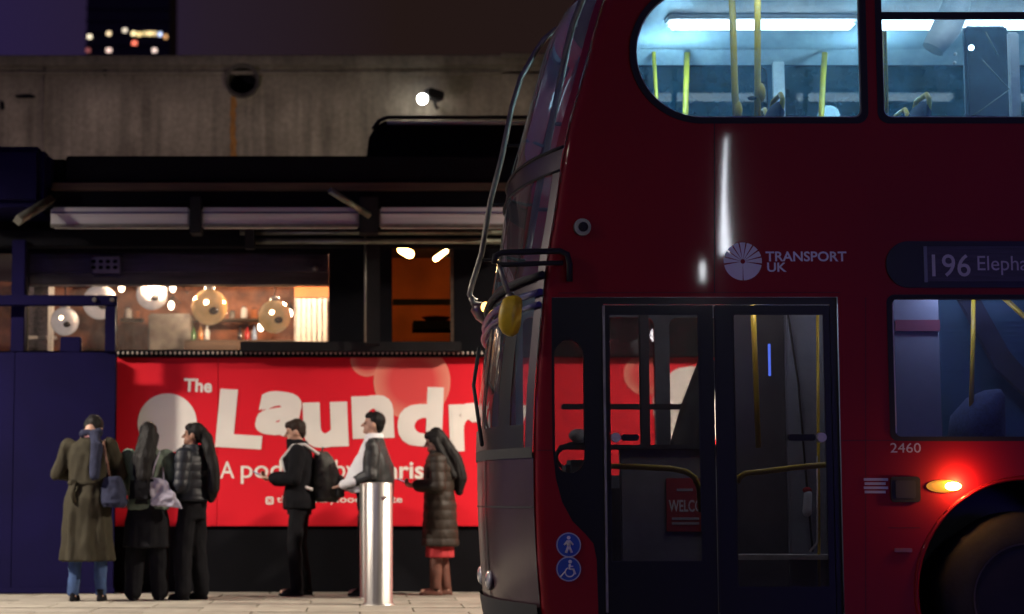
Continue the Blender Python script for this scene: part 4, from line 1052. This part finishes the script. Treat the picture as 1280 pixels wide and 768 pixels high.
# lower deck
bxp(985, 380, 1062, 760, Y0+1.35, .05, .01).build('stair_panel', 'intg', bus)
bxp(918, 385, 984, 760, Y0+1.60, .05, .01).build('stair_panel', mat('stair_panel_blue_grey', (.09, .09, .105), .5, 0, .2, 5), bus)
bxp(776, 560, 902, 770, Y0+1.05, .05, .01).build('cab_door', mat('cab_door_grey', (.26, .26, .27), .55, 0, .2, 6), bus)
bxp(700, 556, 905, 562, Y0+1.0, .10, .006).build('cab_ledge', 'intd', bus)
bxp(702, 505, 890, 512, Y0+1.9, .05, .006).build('window_rail', 'intd', bus)
bxp(800, 385, 812, 560, Y0+1.02, .04, .006).build('cab_post', 'intd', bus)
bxp(700, 598, 778, 770, Y0+.9, .9, .06).build('dashboard', 'intd', bus)
bxp(708, 575, 748, 600, Y0+1.1, .3, .03).build('ticket_machine', 'intg', bus)
c = at(723, 545, Y0+1.3); MB().ball(c, (.06, .04, .045)).build('dash_mirror', 'greyprint', bus)
mb = MB(); pts = [at(725+30*math.cos(a_), 572+18*math.sin(a_), Y0+1.55) for a_ in (2*math.pi*i/24 for i in range(25))]; mb.tube(pts, .014, 8); mb.build('steering_wheel', 'rubber', bus)
# driver seat
mb = MB(); mb.loft([(at(850, 640, Y0+1.7).z, at(858, 560, Y0+1.7).x, Y0+1.7, .14, .22), (at(850, 560, Y0+1.7).z, at(862, 560, Y0+1.7).x, Y0+1.7, .13, .23), (at(850, 505, Y0+1.7).z, at(872, 505, Y0+1.7).x, Y0+1.7, .10, .2), (at(850, 452, Y0+1.7).z, at(884, 452, Y0+1.7).x, Y0+1.7, .06, .13)], 18); mb.build('driver_seat', 'intd', bus)
o = bxp(833, 598, 880, 665, Y0+1.03, .012, .003).build('welcome_poster', mat('poster_red', (.42, .03, .035), .6), bus)
text_on('poster_word', 'WELCOME', (836, 625, 893, 640), Y0+1.028, 'white', o, bold=.02)
for i in range(2): bxp(840, 647+i*6, 874, 650+i*6, Y0+1.026, .003).build('poster_line', 'greyprint', o)
bxp(846, 611, 866, 614, Y0+1.026, .003).build('poster_line', 'greyprint', o)
rail([(941, 380), (944, 450), (948, 560)], Y0+.6, .016, 'lower_pole')
rail([(1022, 385), (1023, 560), (1024, 740)], Y0+1.2, .010, 'lower_pole')
MB().tube([at(985, 392, Y0+1.3), at(998, 480, Y0+1.3), at(1008, 600, Y0+1.3), at(1016, 690, Y0+1.3)], .007, 6).build('cable', 'rubber', bus)
bxp(960.5, 430, 963.5, 470, Y0+1.32, .01, .001).build('blue_indicator', emis('blue_led', (.12, .22, 1), 2.2), bus)
o = MB().cap(at(1009, 640, Y0+1.25), at(1010, 618, Y0+1.25), .03, .026).build('extinguisher', 'intw', bus)
MB().ball(at(1009, 613, Y0+1.25), (.03, .02, .02)).build('extinguisher_head', 'redc', o)
MB().tube([at(1012, 690, Y0+1.2), at(1022, 678, Y0+1.2), at(1022, 570, Y0+1.2)], .008, 6).build('hose', 'greyprint', bus)
bxp(905, 694, 1050, 700, Y0+1.1, .3).build('step_edge', 'greyprint', bus)
# behind the lower side window
bxp(1117, 372, 1176, 560, Y0+.5, .04, .01).build('bulkhead', 'intg', bus)
bxp(1120, 400, 1175, 414, Y0+.48, .018).build('bulkhead_sign', mat('dark_red_sign', (.20, .04, .06), .6), bus)
o = bxp(1176, 370, 1420, 560, Y0+1.15, .05).build('stair_side', 'ribs', bus)
for i in range(24): bxp(1178, 400+i*6.2, 1420, 402.6+i*6.2, Y0+1.146, .003).build('rib', 'ribs', o)
mb = MB(); a_ = [(at(x, y, Y0+.95).x, at(x, y, Y0+.95).z) for x, y in ((1196, 368), (1222, 368), (1262, 440), (1320, 505), (1320, 530), (1245, 460))]
mb.plate([a_], Y0+.95, .05).build('stair_stringer', 'intd', bus)
rail([(1217, 370), (1216, 430), (1214, 510)], Y0+.6, .014, 'lower_pole'); rail([(1250, 368), (1285, 400), (1330, 440)], Y0+.7, .016)
MB().loft([(at(1220, 560, Y0+.7).z, at(1220, 560, Y0+.7).x, Y0+.7, .17, .2), (at(1220, 520, Y0+.7).z, at(1222, 520, Y0+.7).x, Y0+.7, .15, .2), (at(1220, 497, Y0+.7).z, at(1232, 497, Y0+.7).x, Y0+.7, .10, .18), (at(1220, 488, Y0+.7).z, at(1240, 488, Y0+.7).x, Y0+.7, .04, .12)], 18).build('passenger_seat', 'moq', bus)
for i in range(5):
    xa = bx(1110)+i*1.6
    o = MB().box((xa, Y0+1.0, ZC1-.03), (xa+1.2, Y0+1.16, ZC1-.001)).build('lower_ceiling_light', 'intw', bus)
    MB().box((xa+.02, Y0+1.02, ZC1-.036), (xa+1.18, Y0+1.14, ZC1-.0305)).build('light_tube', 'tubelow', o)
o = MB().box((bx(900), Y0+.7, ZC1-.03), (bx(1010), Y0+.85, ZC1-.001)).build('lower_ceiling_light', 'intw', bus)
MB().box((bx(902), Y0+.72, ZC1-.036), (bx(1008), Y0+.83, ZC1-.0305)).build('light_tube', 'tubelow', o)

for xa in (2.1, 3.4, 5.2, 7.4): point('upper_deck_light', (xa, Y0+1.9, 3.80), 20 if xa < 3 else 12, (.42, .78, 1), .08)

point('lower_deck_fill', (bx(975), Y0+.55, 2.32), 6.5, (1, .94, .92), .06)  # added fill lights brighten the lower deck
point('lower_deck_fill', (bx(840), Y0+1.5, 2.30), 3, (1, .9, .8), .06)
point('lower_deck_fill', (bx(1230), Y0+.30, 2.32), 10, (.62, .70, 1), .06)

o = MB().box((bx(880), Y0+.085, 2.325), (bx(916), Y0+.135, 2.36), .008).build('added_door_lamp', 'rubber', bus)  # lamp added above the doors to brighten the yellow rails
point('door_fill_light', (bx(898), Y0+.11, 2.30), 5, (1, .95, .9), .02)

# ================================================================== PEOPLE
def remesh(mb, name, voxel, smooth=3, fold=0., fs=9., stretch=(1, 1, 1), quilt=None):
    me = mb.mesh(name); o = bpy.data.objects.new('tmp', me); COL.objects.link(o)
    md = o.modifiers.new('r', 'REMESH'); md.mode = 'VOXEL'; md.voxel_size = voxel; md.use_smooth_shade = True
    if smooth:
        ms = o.modifiers.new('s', 'SMOOTH'); ms.factor = .5; ms.iterations = smooth
    bpy.context.view_layer.update()
    m2 = bpy.data.meshes.new_from_object(o.evaluated_get(bpy.context.evaluated_depsgraph_get()))
    bpy.data.objects.remove(o); bpy.data.meshes.remove(me); m2.name = name
    if fold or quilt:
        cs = [v.co.copy() for v in m2.vertices]; ns = [v.normal.copy() for v in m2.vertices]
        for v, c_, n_ in zip(m2.vertices, cs, ns):
            d = 0.
            if fold:
                q = Vector((c_.x*stretch[0], c_.y*stretch[1], c_.z*stretch[2]))*fs
                d += fold*(noise.noise(q)+.5*noise.noise(q*2.3+Vector((7, 3, 1))))
            if quilt: d += quilt[1]*(abs(math.sin(math.pi*c_.z/quilt[0]))**.5-.6)
            v.co = c_+n_*d
    for p in m2.polygons: p.use_smooth = True
    return m2

def head_xf(mb_fn, yaw, pitch, pivot):
    mb = MB(); mb_fn(mb)
    rot = Matrix.Translation(pivot) @ Matrix.Rotation(R(yaw), 4, 'Z') @ Matrix.Rotation(R(-pitch), 4, 'X') @ Matrix.Translation(-Vector(pivot))
    mb.v = [tuple(rot @ Vector(v)) for v in mb.v]; return mb, rot

def hand(mb, wrist, dirv, palm_n, curl=.6, s=1.):
    """palm with four curled fingers of unequal length and a thumb leaving the side of the palm"""
    w = Vector(wrist); d = Vector(dirv).normalized(); n = Vector(palm_n); n = (n-d*n.dot(d)).normalized(); sd = d.cross(n)
    for k in (-.027, -.009, .009, .027): mb.cap(w+sd*k*.6, w+d*.085*s+sd*k, .014, .0125, 8)
    for k, L in ((-.030, .064), (-.010, .076), (.010, .080), (.030, .070)):
        p = w+d*.088*s+sd*k; q = p+(d*math.cos(curl*.6)+n*math.sin(curl*.6))*L*.5; r_ = q+(d*math.cos(curl*1.7)+n*math.sin(curl*1.7))*L*.5
        mb.cap(p, q, .0098, .0092, 8); mb.cap(q, r_, .0092, .0078, 8)
    p = w+d*.03*s+sd*.028; q = p+(d*.6+sd*.8+n*.25).normalized()*.042; r_ = q+(d*.85+sd*.25+n*.5).normalized()*.034
    mb.cap(p, q, .0125, .011, 8); mb.cap(q, r_, .011, .009, 8)
    return w+d*.1*s+n*.022

def person(px, py, Yp, face, label, h, spec):
    """face: heading of the figure about z in degrees (0 = away from the street, 90 = along -X)"""
    base = at(px, py, Yp); base.z = PZ+.001
    t = bpy.data.objects.new('person', None); COL.objects.link(t); t.empty_display_size = .2
    t.location = base; t.rotation_euler = (0, 0, R(face)); s = h/1.75; t.scale = (s, s, s)
    tag(t, label, 'person', 'people queueing by the hoarding')
    def put(name, me, m, parent=None):
        o = bpy.data.objects.new(name, me); COL.objects.link(o); o.parent = parent or t
        me.materials.clear(); me.materials.append(M[m]); return o
    lean = spec.get('lean', 0.); yaw, pit = spec.get('yaw', 0), spec.get('pitch', 0)
    def ln(z): return lean*max(0, z-.95)
    sh = spec.get('sh', .185); wd = spec.get('width', 1.); belly = spec.get('belly', 0.)
    SL, SR = Vector((-sh, ln(1.42), 1.42)), Vector((sh, ln(1.42), 1.42))
    EL, WL_, ER, WR = (Vector(v) for v in spec['arms'])
    hL, hR = spec.get('feet', ((-.10, .02), (.10, -.02)))
    legs = []
    for sgn, (fx_, fy_) in ((-1, hL), (1, hR)):
        hip = Vector((sgn*.095, 0, .92)); an = Vector((fx_, fy_, .085)); kn = hip.lerp(an, .5)+Vector((0, .03, .01)); legs.append((hip, kn, an))
    piv = Vector((0, ln(1.52), 1.52))
    # --- body: one continuous skin surface
    mb = MB()
    mb.loft([(.84, 0, 0, .14, .10), (.95, 0, 0, .165, .115), (1.08, 0, ln(1.08), .135, .10), (1.25, 0, ln(1.25), .155, .11), (1.38, 0, ln(1.38), .165, .105), (1.46, 0, ln(1.46), .10, .075), (1.50, 0, ln(1.5), .06, .06)], 20)
    mb.cap((0, ln(1.46), 1.46), (0, ln(1.6)+.012, 1.585), .056, .053)
    for hip, kn, an in legs:
        mb.cap(hip, kn, .082, .055); mb.cap(kn, an, .052, .036); mb.cap(an+Vector((0, -.03, -.035)), an+Vector((0, .13, -.05)), .034, .028)
    for S_, E_, W_ in ((SL, EL, WL_), (SR, ER, WR)):
        mb.cap(S_+Vector((0, 0, -.01)), E_, .046, .037); mb.cap(E_, W_, .037, .025)
    pn = spec.get('palm', (0, 0, 1))
    gl = hand(mb, WL_, WL_-EL+Vector(spec.get('hdL', (0, 0, 0))), pn, spec.get('curl', .6)); gr = hand(mb, WR, WR-ER+Vector(spec.get('hdR', (0, 0, 0))), pn, spec.get('curl', .6))
    def hd(b):
        o = Vector((0, ln(1.6), 0))
        b.ball(o+Vector((0, -.004, 1.652)), (.074, .094, .100), 20, 14)
        b.ball(o+Vector((0, .038, 1.592)), (.054, .056, .062), 16, 10)      # jaw
        b.ball(o+Vector((0, .083, 1.560)), (.022, .018, .018), 10, 8)        # chin
        b.cap(o+Vector((0, .082, 1.655)), o+Vector((0, .112, 1.618)), .010, .015, 8)   # nose
        b.cap(o+Vector((-.022, .086, 1.583)), o+Vector((.022, .086, 1.583)), .010, .010, 8)  # lips
        b.cap(o+Vector((-.045, .072, 1.668)), o+Vector((.045, .072, 1.668)), .014, .014, 8)  # brow
        for sg in (-1, 1): b.ball(o+Vector((sg*.076, -.002, 1.628)), (.012, .024, .034), 10, 8)
    hm, hrot = head_xf(hd, yaw, pit, piv)
    mb.add(hm.v, hm.f, True)
    body = put('body', remesh(mb, 'body', .0068, 2), spec.get('skin', 'skin'))
    for sg in (-1, 1):
        e_ = MB().ball((0, 0, 0), (.015, .008, .009), 10, 6); c_ = hrot @ Vector((sg*.032, ln(1.6)+.086, 1.640))
        e_.v = [tuple(Vector(v)+c_) for v in e_.v]; put('eye', e_.mesh('eye'), 'eye', body)
    # --- trousers / legs wear
    tm = spec.get('trousers', 'blackc'); tw_ = spec.get('tw', 1.)
    mb = MB(); mb.loft([(.80, 0, 0, .165*wd, .12), (.95, 0, 0, .178*wd, .132), (1.06, 0, ln(1.06), .158*wd, .122+belly*.4)], 20)
    for hip, kn, an in legs:
        mb.cap(hip, kn, .092*wd, .068*tw_); mb.cap(kn, an+Vector((0, -.01, .0)), .066*tw_, .056*tw_)
    put('trousers', remesh(mb, 'trousers', .012, 3, .010, 9, (1, 1, .7)), tm)
    for hip, kn, an in legs:
        f = an.copy(); mb = MB()
        mb.loft([(0, f.x, f.y+.045, .043, .125), (.018, f.x, f.y+.045, .045, .128), (.05, f.x, f.y+.035, .041, .108), (.08, f.x, f.y-.01, .038, .06), (.115, f.x, f.y-.015, .04, .05)], 20)
        put('shoe', remesh(mb, 'shoe', .008, 2), spec.get('shoe', 'blackc'))
    # --- upper garment
    g = spec['top']; th = g.get('th', .02); mb = MB(); hem = g.get('hem', .88); flare = g.get('flare', 0.)
    rings = []
    if hem < .80:
        fl_ = lambda z: flare*(1-(z-hem)/(.95-hem))
        for i in range(9):
            z = hem+(.95-hem)*i/8; rings.append((z, 0, -.005, (.178+th)*wd*(1+fl_(z)), (.138+th)*(1+fl_(z))))
    else: rings += [(hem, 0, 0, (.172+th)*wd, .132+th+belly*.5), (.95 if hem < .93 else hem+.02, 0, 0, (.174+th)*wd, .135+th+belly*.7)]
    wz = g.get('waist', 1.)
    rings += [(1.08, 0, ln(1.08)+belly*.35, (.160+th)*wd*wz, (.118+th)*wz+belly), (1.22, 0, ln(1.22)+belly*.2, (.168+th)*wd, .124+th+belly*.5), (1.35, 0, ln(1.35), (.182+th)*wd, .118+th), (1.43, 0, ln(1.43), (.155+th)*wd, .10+th*.8), (1.49, 0, ln(1.49), .085+th*.6, .078+th*.6), (1.535, 0, ln(1.52), .072+th*.3, .074+th*.3)]
    pleat = g.get('pleat', 0.)
    mb.loft(rings, 44, (lambda a_, z: 1+pleat*max(0, (.98-z))*math.sin(a_*9+z*3)) if pleat else None)
    for S_, E_, W_ in ((SL, EL, WL_), (SR, ER, WR)):
        mb.cap(S_, E_, .066+th*.7, .056+th*.6); mb.cap(E_, E_.lerp(W_, .93), .055+th*.6, .040+th*.5)
    put(g['name'], remesh(mb, g['name'], .011, 3, g.get('fold', .012), g.get('fs', 8), g.get('st', (1, 1, .6)), g.get('quilt')), g['m'])
    # --- hair
    hk = spec['hair']; mb = MB()
    def hr_(b):
        o = Vector((0, ln(1.6), 0)); k = hk.get('k', 1.)
        b.ball(o+Vector((0, -.022, 1.672)), (.084*k, .094*k, .094*k), 20, 14)
        b.ball(o+Vector((0, .030, 1.712)), (.066*k, .062*k, .046*k), 16, 10)
        b.ball(o+Vector((0, -.055, 1.628)), (.070*k, .050*k, .075*k), 16, 10)
        for sg in (-1, 1): b.ball(o+Vector((sg*.066, -.015, 1.67)), (.020, .045, .05), 10, 8)
    hm, _ = head_xf(hr_, yaw, pit, piv); mb.add(hm.v, hm.f, True)
    hp = [hrot @ Vector((x_, y_+ln(1.6), z_)) if i < 2 else Vector((x_, y_, z_)) for i, (x_, y_, z_) in enumerate(hk.get('tail', ()))]
    hrad = hk.get('trad', ())
    for a_, b_, r0, r1 in zip(hp, hp[1:], hrad, hrad[1:]): mb.cap(a_, b_, r0, r1)
    for st_ in hk.get('strands', ()):
        for a_, b_ in zip(st_[:-2], st_[1:-1]): mb.cap(hrot @ Vector(a_) if a_[2] > 1.5 else Vector(a_), Vector(b_), st_[-1], st_[-1]*.8)
    put('hair', remesh(mb, 'hair', .008, 2, .007, 26, (1, 1, .22)), hk.get('m', 'hair'))
    return t, put, hrot, gl, gr

def box_local(c_, sz, rx=0, ry=0, rz=0, bev=.004):
    mb = MB().box([-v/2 for v in sz], [v/2 for v in sz], bev); rt = Matrix.Translation(Vector(c_)) @ Matrix.Rotation(R(rz), 4, 'Z') @ Matrix.Rotation(R(ry), 4, 'Y') @ Matrix.Rotation(R(rx), 4, 'X')
    mb.v = [tuple(rt @ Vector(v)) for v in mb.v]; return mb
def held_phone(t, put_world, pos, label, rx=-35):
    """a phone in a hand is a thing of its own"""
    bpy.context.view_layer.update()
    p = t.matrix_world @ Vector(pos)
    e_ = empty('phone', p, label, 'phone'); e_.rotation_euler = (0, 0, t.rotation_euler.z)
    o = bpy.data.objects.new('case', box_local((0, 0, 0), (.072, .145, .009), rx, 0, 0).mesh('case')); COL.objects.link(o); o.parent = e_; o.data.materials.append(M['phone'])
    o2 = bpy.data.objects.new('screen', box_local(Matrix.Rotation(R(rx), 3, 'X') @ Vector((0, 0, .006)), (.066, .135, .002), rx, 0, 0, 0).mesh('screen')); COL.objects.link(o2); o2.parent = e_; o2.data.materials.append(M['screen'])

# 1 trench coat, back to the street, head bent over something in the hands
t, put, hr, gl, gr = person(108, 751, 17.75, -4, 'person in long belted olive trench coat with blue jeans, back turned, head bent', 1.74, dict(
    lean=.10, pitch=52, yaw=-6, arms=((-.30, .06, 1.17), (-.14, .30, 1.16), (.30, .06, 1.17), (.12, .30, 1.14)), sh=.19, width=1.02, trousers='jeans', tw=1.0, shoe='blackc',
    feet=((-.12, 0), (.13, .02)), top=dict(name='trench_coat', m='olive', th=.022, hem=.37, flare=.26, waist=.97, pleat=.16, fold=.020, fs=7, st=(1.2, 1.2, .4)),
    hair=dict(m='hair', k=1.08)))
mb = MB(); mb.loft([(1.065, 0, .012, .192, .158), (1.105, 0, .014, .190, .156)], 32); put('belt', remesh(mb, 'belt', .008, 1), 'olive')
put('belt_buckle', box_local((-.10, -.150, 1.085), (.055, .02, .055), 0, 0, 8, .006).mesh('belt_buckle'), 'olive')
mb = MB(); mb.tube([(-.09, -.155, 1.07), (-.11, -.168, .98), (-.08, -.172, .90)], [.018, .024, .020], 8); put('belt_end', mb.mesh('belt_end'), 'olive')
mb = MB(); mb.loft([(1.505, 0, .035, .088, .084), (1.545, 0, .048, .080, .078)], 24); put('collar', remesh(mb, 'collar', .008, 1), 'pink')
mb = MB(); mb.cap((.06, -.02, 1.53), (.10, -.125, 1.42), .045, .05); mb.cap((.10, -.125, 1.42), (.10, -.165, 1.15), .055, .05); mb.cap((.09, .0, 1.55), (-.06, -.01, 1.54), .04, .035)
put('scarf', remesh(mb, 'scarf', .010, 2, .012, 14, (1, 1, .4)), 'scarf')
bpy.context.view_layer.update()
bg_ = empty('shoulder_bag', t.matrix_world @ Vector((.26, -.10, 1.02)), 'dark navy shoulder bag hanging on the olive trench coat', 'bag')
mb = MB(); mb.loft([(.86, .26, -.06, .10, .12), (.90, .26, -.06, .125, .14), (1.05, .25, -.06, .11, .12), (1.14, .24, -.06, .08, .09)], 20)
mw = t.matrix_world
def world_mesh(mb, m=None): mb.v = [tuple((m or mw) @ Vector(v)) for v in mb.v]; return mb
me = remesh(world_mesh(mb), 'bag_body', .010, 2, .012, 12); o = obj('bag_body', me, 'scarf', bg_)
world_mesh(MB().tube([(.23, -.12, 1.12), (.20, -.15, 1.30), (.16, -.10, 1.45), (.15, .0, 1.475), (.16, .10, 1.40), (.22, .06, 1.15)], .012, 8)).build('strap', mat('brown_strap', (.13, .06, .04), .7), bg_)

# 2 pale green jacket, long hair down the back, wide black trousers
t, put, hr, gl, gr = person(183, 749, 17.9, 2, 'person with long black hair in pale green jacket and wide black trousers, seen from behind', 1.63, dict(
    lean=.02, pitch=4, yaw=14, arms=((-.27, .02, 1.14), (-.16, .24, 1.08), (.28, .02, 1.14), (.17, .22, 1.06)), sh=.185, width=1.04, trousers='blackc', tw=1.6, shoe='blackc',
    feet=((-.13, 0), (.13, .03)), top=dict(name='jacket', m='mint', th=.03, hem=.90, fold=.016, fs=7),
    hair=dict(m='hair', k=1.06, tail=((0, -.05, 1.68), (-.01, -.09, 1.56), (-.02, -.165, 1.40), (-.03, -.185, 1.22), (-.03, -.175, 1.10)), trad=(.08, .075, .085, .085, .05),
              strands=(((-.06, -.04, 1.62), (-.10, -.13, 1.42), (-.10, -.16, 1.25), .045), ((.05, -.05, 1.62), (.05, -.14, 1.42), (.04, -.17, 1.24), .05)))))
mb = MB(); mb.loft([(.52, 0, -.01, .235, .185), (.75, 0, -.005, .215, .165), (.93, 0, 0, .192, .15), (1.0, 0, 0, .18, .142)], 36, lambda a_, z: 1+.05*max(0, .95-z)*2*math.sin(a_*8))
put('long_skirt', remesh(mb, 'long_skirt', .011, 2, .012, 8, (1, 1, .4)), 'blackc')
mb = MB(); mb.box((-.16, -.25, .95), (.07, -.14, 1.24), .05); put('hip_pack', remesh(mb, 'hip_pack', .010, 4, .01, 12), 'blackc')
bpy.context.view_layer.update(); mw = t.matrix_world.copy()
bg_ = empty('tote_bag', mw @ Vector((.16, -.24, .93)), 'pale lilac tote bag hanging behind the hip of the long haired person', 'bag')
mb = MB(); mb.add([(.02, -.205, 1.22), (.20, -.205, 1.20), (.36, -.215, .90), (.05, -.225, .945), (.02, -.175, 1.22), (.20, -.165, 1.20), (.36, -.13, .90), (.05, -.12, .945)], [(0, 1, 2, 3), (7, 6, 5, 4), (0, 4, 5, 1), (1, 5, 6, 2), (2, 6, 7, 3), (3, 7, 4, 0)])
obj('bag_body', remesh(world_mesh(mb, mw), 'bag_body', .009, 4, .022, 11), 'tote', bg_)
for y_ in (-.195, -.165): world_mesh(MB().tube([(.05, y_, 1.20), (.09, y_+.0, 1.36), (.12, -.05, 1.47), (.14, .05, 1.45), (.17, y_, 1.19)], .008, 6), mw).build('strap', 'tote', bg_)

# 3 navy puffer, profile to the left, long dark tail of hair
t, put, hr, gl, gr = person(240, 747, 18.0, 62, 'person in short dark puffer jacket with long ponytail, looking along the queue', 1.63, dict(
    lean=.0, pitch=-2, yaw=22, arms=((-.25, -.02, 1.14), (-.15, .20, 1.10), (.25, -.02, 1.14), (.13, .22, 1.10)), sh=.175, skin='skind', trousers='blackc', tw=1.45, shoe='blackc',
    feet=((-.10, .05), (.10, -.04)), top=dict(name='puffer_jacket', m='navyc', th=.045, hem=.98, waist=1.0, fold=.007, fs=6, quilt=(.085, .007)),
    hair=dict(m='hair', k=1.04, tail=((0, -.06, 1.68), (0, -.13, 1.60), (0, -.20, 1.46), (.0, -.25, 1.28), (.0, -.24, 1.10), (.02, -.20, 1.0)), trad=(.07, .065, .06, .06, .065, .04))))
mb = MB(); mb.loft([(1.46, 0, .0, .12, .115), (1.50, 0, 0, .115, .115), (1.545, 0, .01, .095, .10)], 24); put('collar', remesh(mb, 'collar', .009, 2, .006, 12), 'navyc')

# 4 man with backpack looking at a phone
t, put, hr, gl, gr = person(374, 742.3, 18.8, 88, 'man in dark jacket with a grey backpack, looking down at a phone', 1.70, dict(
    lean=.02, pitch=14, yaw=4, arms=((-.24, .04, 1.16), (-.10, .27, 1.17), (.24, .02, 1.15), (.10, .26, 1.15)), sh=.18, trousers='blackc', tw=1.12, shoe='blackc', curl=.9,
    feet=((-.10, .03), (.10, -.05)), top=dict(name='jacket', m='blackc', th=.032, hem=.86, fold=.018, fs=7), hair=dict(m='hairb', k=1.0)))
mb = MB(); mb.loft([(1.46, 0, .02, .105, .105), (1.52, 0, .03, .098, .105), (1.555, 0, .05, .085, .085)], 22); put('scarf', remesh(mb, 'scarf', .010, 2, .012, 14), 'blackc')
bpy.context.view_layer.update(); mw = t.matrix_world.copy()
bp_ = empty('backpack', mw @ Vector((0, -.28, .95)), 'grey green backpack worn by the man looking at a phone', 'backpack')
mb = MB(); mb.loft([(.93, 0, -.27, .13, .10), (.97, 0, -.28, .16, .13), (1.15, 0, -.28, .165, .14), (1.32, 0, -.255, .15, .115), (1.40, 0, -.235, .11, .085), (1.43, 0, -.22, .05, .05)], 26)
bb = obj('bag_body', remesh(world_mesh(mb, mw), 'bag_body', .010, 2, .016, 10), 'pack', bp_)
mb = MB(); mb.loft([(.97, 0, -.385, .11, .05), (1.0, 0, -.395, .125, .06), (1.16, 0, -.40, .12, .055), (1.20, 0, -.385, .09, .04)], 20); obj('front_pocket', remesh(world_mesh(mb, mw), 'front_pocket', .009, 2, .01, 14), 'pack', bp_)
for sg in (-1, 1): world_mesh(MB().tube([(sg*.09, -.20, 1.40), (sg*.10, -.06, 1.50), (sg*.105, .06, 1.49), (sg*.115, .168, 1.36), (sg*.14, .12, 1.15), (sg*.15, -.14, 1.05)], .017, 8), mw).build('shoulder_strap', 'greyprint' if sg < 0 else 'pack', bp_)
world_mesh(MB().tube([(-.03, -.22, 1.42), (-.02, -.235, 1.47), (.02, -.235, 1.47), (.03, -.22, 1.42)], .010, 6), mw).build('carry_loop', 'pack', bp_)
held_phone(t, put, (-.02, .40, 1.20), 'smartphone held out by the man with the backpack', 25)

# 5 man with white shirt and open black leather jacket
t, put, hr, gl, gr = person(463, 742.3, 18.75, 84, 'man in white shirt and open black leather jacket standing behind a steel bollard', 1.77, dict(
    lean=-.04, pitch=-4, yaw=2, arms=((-.23, -.03, 1.14), (-.13, .26, 1.05), (.24, -.03, 1.14), (.13, .26, 1.03)), sh=.19, belly=.10, width=1.06, trousers='blackc', tw=1.12, shoe='blackc', curl=.9,
    feet=((-.10, .04), (.10, -.04)), top=dict(name='shirt', m='shirt', th=.014, hem=.98, fold=.010, fs=7), hair=dict(m='hair', k=.97)))
mb = MB()
rg = [(.88, 0, -.09, .225, .125), (1.08, 0, -.095, .232, .13), (1.24, 0, -.085, .236, .13), (1.36, 0, -.07, .228, .11), (1.44, 0, -.06, .175, .085), (1.50, 0, -.055, .105, .065)]
mb.loft(rg, 36)
for S_, E_, W_ in (((-.195, -.03, 1.42), (-.235, -.035, 1.14), (-.14, .21, 1.06)), ((.195, -.03, 1.42), (.245, -.035, 1.14), (.14, .21, 1.04))):
    mb.cap(S_, E_, .084, .072); mb.cap(E_, W_, .070, .052)
mb.box((-.235, -.06, .90), (-.15, .05, 1.38), .03); mb.box((.15, -.06, .90), (.235, .05, 1.38), .03)
put('leather_jacket', remesh(mb, 'leather_jacket', .010, 3, .014, 8, (1, 1, .7)), 'leather')
mb = MB(); mb.loft([(1.47, 0, -.045, .098, .085), (1.53, 0, -.045, .078, .085), (1.55, 0, -.04, .072, .078)], 22); put('shirt_collar', remesh(mb, 'shirt_collar', .008, 1), 'shirt')
mb = MB(); mb.loft([(.995, 0, .028, .180, .165), (1.03, 0, .03, .178, .168)], 28); put('belt', remesh(mb, 'belt', .008, 1), 'leather')
bpy.context.view_layer.update(); mw = t.matrix_world.copy()
e_ = empty('folded_paper', mw @ Vector((0, .30, 1.0)), 'folded white paper held at the waist by the man in white shirt', 'paper')
for i in range(3): world_mesh(box_local((.02, .345+.008*i, .985-.022*i), (.15, .05, .012), 20+8*i, 0, 6*i, .002), mw).build('sheet', 'shirt', e_)

# 6 woman in long olive-brown puffer coat
t, put, hr, gl, gr = person(550, 741.8, 18.9, 86, 'woman with long black hair in knee length olive brown puffer coat and red skirt', 1.60, dict(
    lean=.03, pitch=16, yaw=4, arms=((-.24, .0, 1.15), (-.11, .25, 1.17), (.24, -.02, 1.14), (.11, .25, 1.15)), sh=.17, trousers='blackc', tw=.92, shoe='brownshoe', curl=.9,
    feet=((-.08, .05), (.08, -.05)), top=dict(name='puffer_coat', m='puffb', th=.04, hem=.52, flare=.10, waist=1.0, fold=.010, fs=8, quilt=(.10, .008)),
    hair=dict(m='hair', k=1.06, tail=((0, -.04, 1.70), (0, -.09, 1.58), (0, -.17, 1.42), (.0, -.22, 1.24), (.0, -.21, 1.10)), trad=(.085, .08, .085, .08, .045),
              strands=(((-.07, .01, 1.64), (-.10, -.06, 1.44), (-.09, -.15, 1.26), .042), ((.07, .01, 1.64), (.10, -.06, 1.44), (.09, -.15, 1.26), .042)))))
mb = MB(); mb.loft([(.40, 0, -.0, .19, .155), (.50, 0, -.0, .185, .15), (.62, 0, 0, .18, .145)], 32, lambda a_, z: 1+.03*math.sin(a_*10)); put('skirt', remesh(mb, 'skirt', .010, 2), 'redc')
for sg, fy in ((-1, .05), (1, -.05)):
    mb = MB(); mb.cap((sg*.08, fy*.6+.01, .40), (sg*.08, fy-.005, .10), .072, .062); put('boot_leg', remesh(mb, 'boot_leg', .010, 1, .004, 10), 'brownshoe')
held_phone(t, put, (-.02, .385, 1.20), 'smartphone held by the woman in the puffer coat', 25)
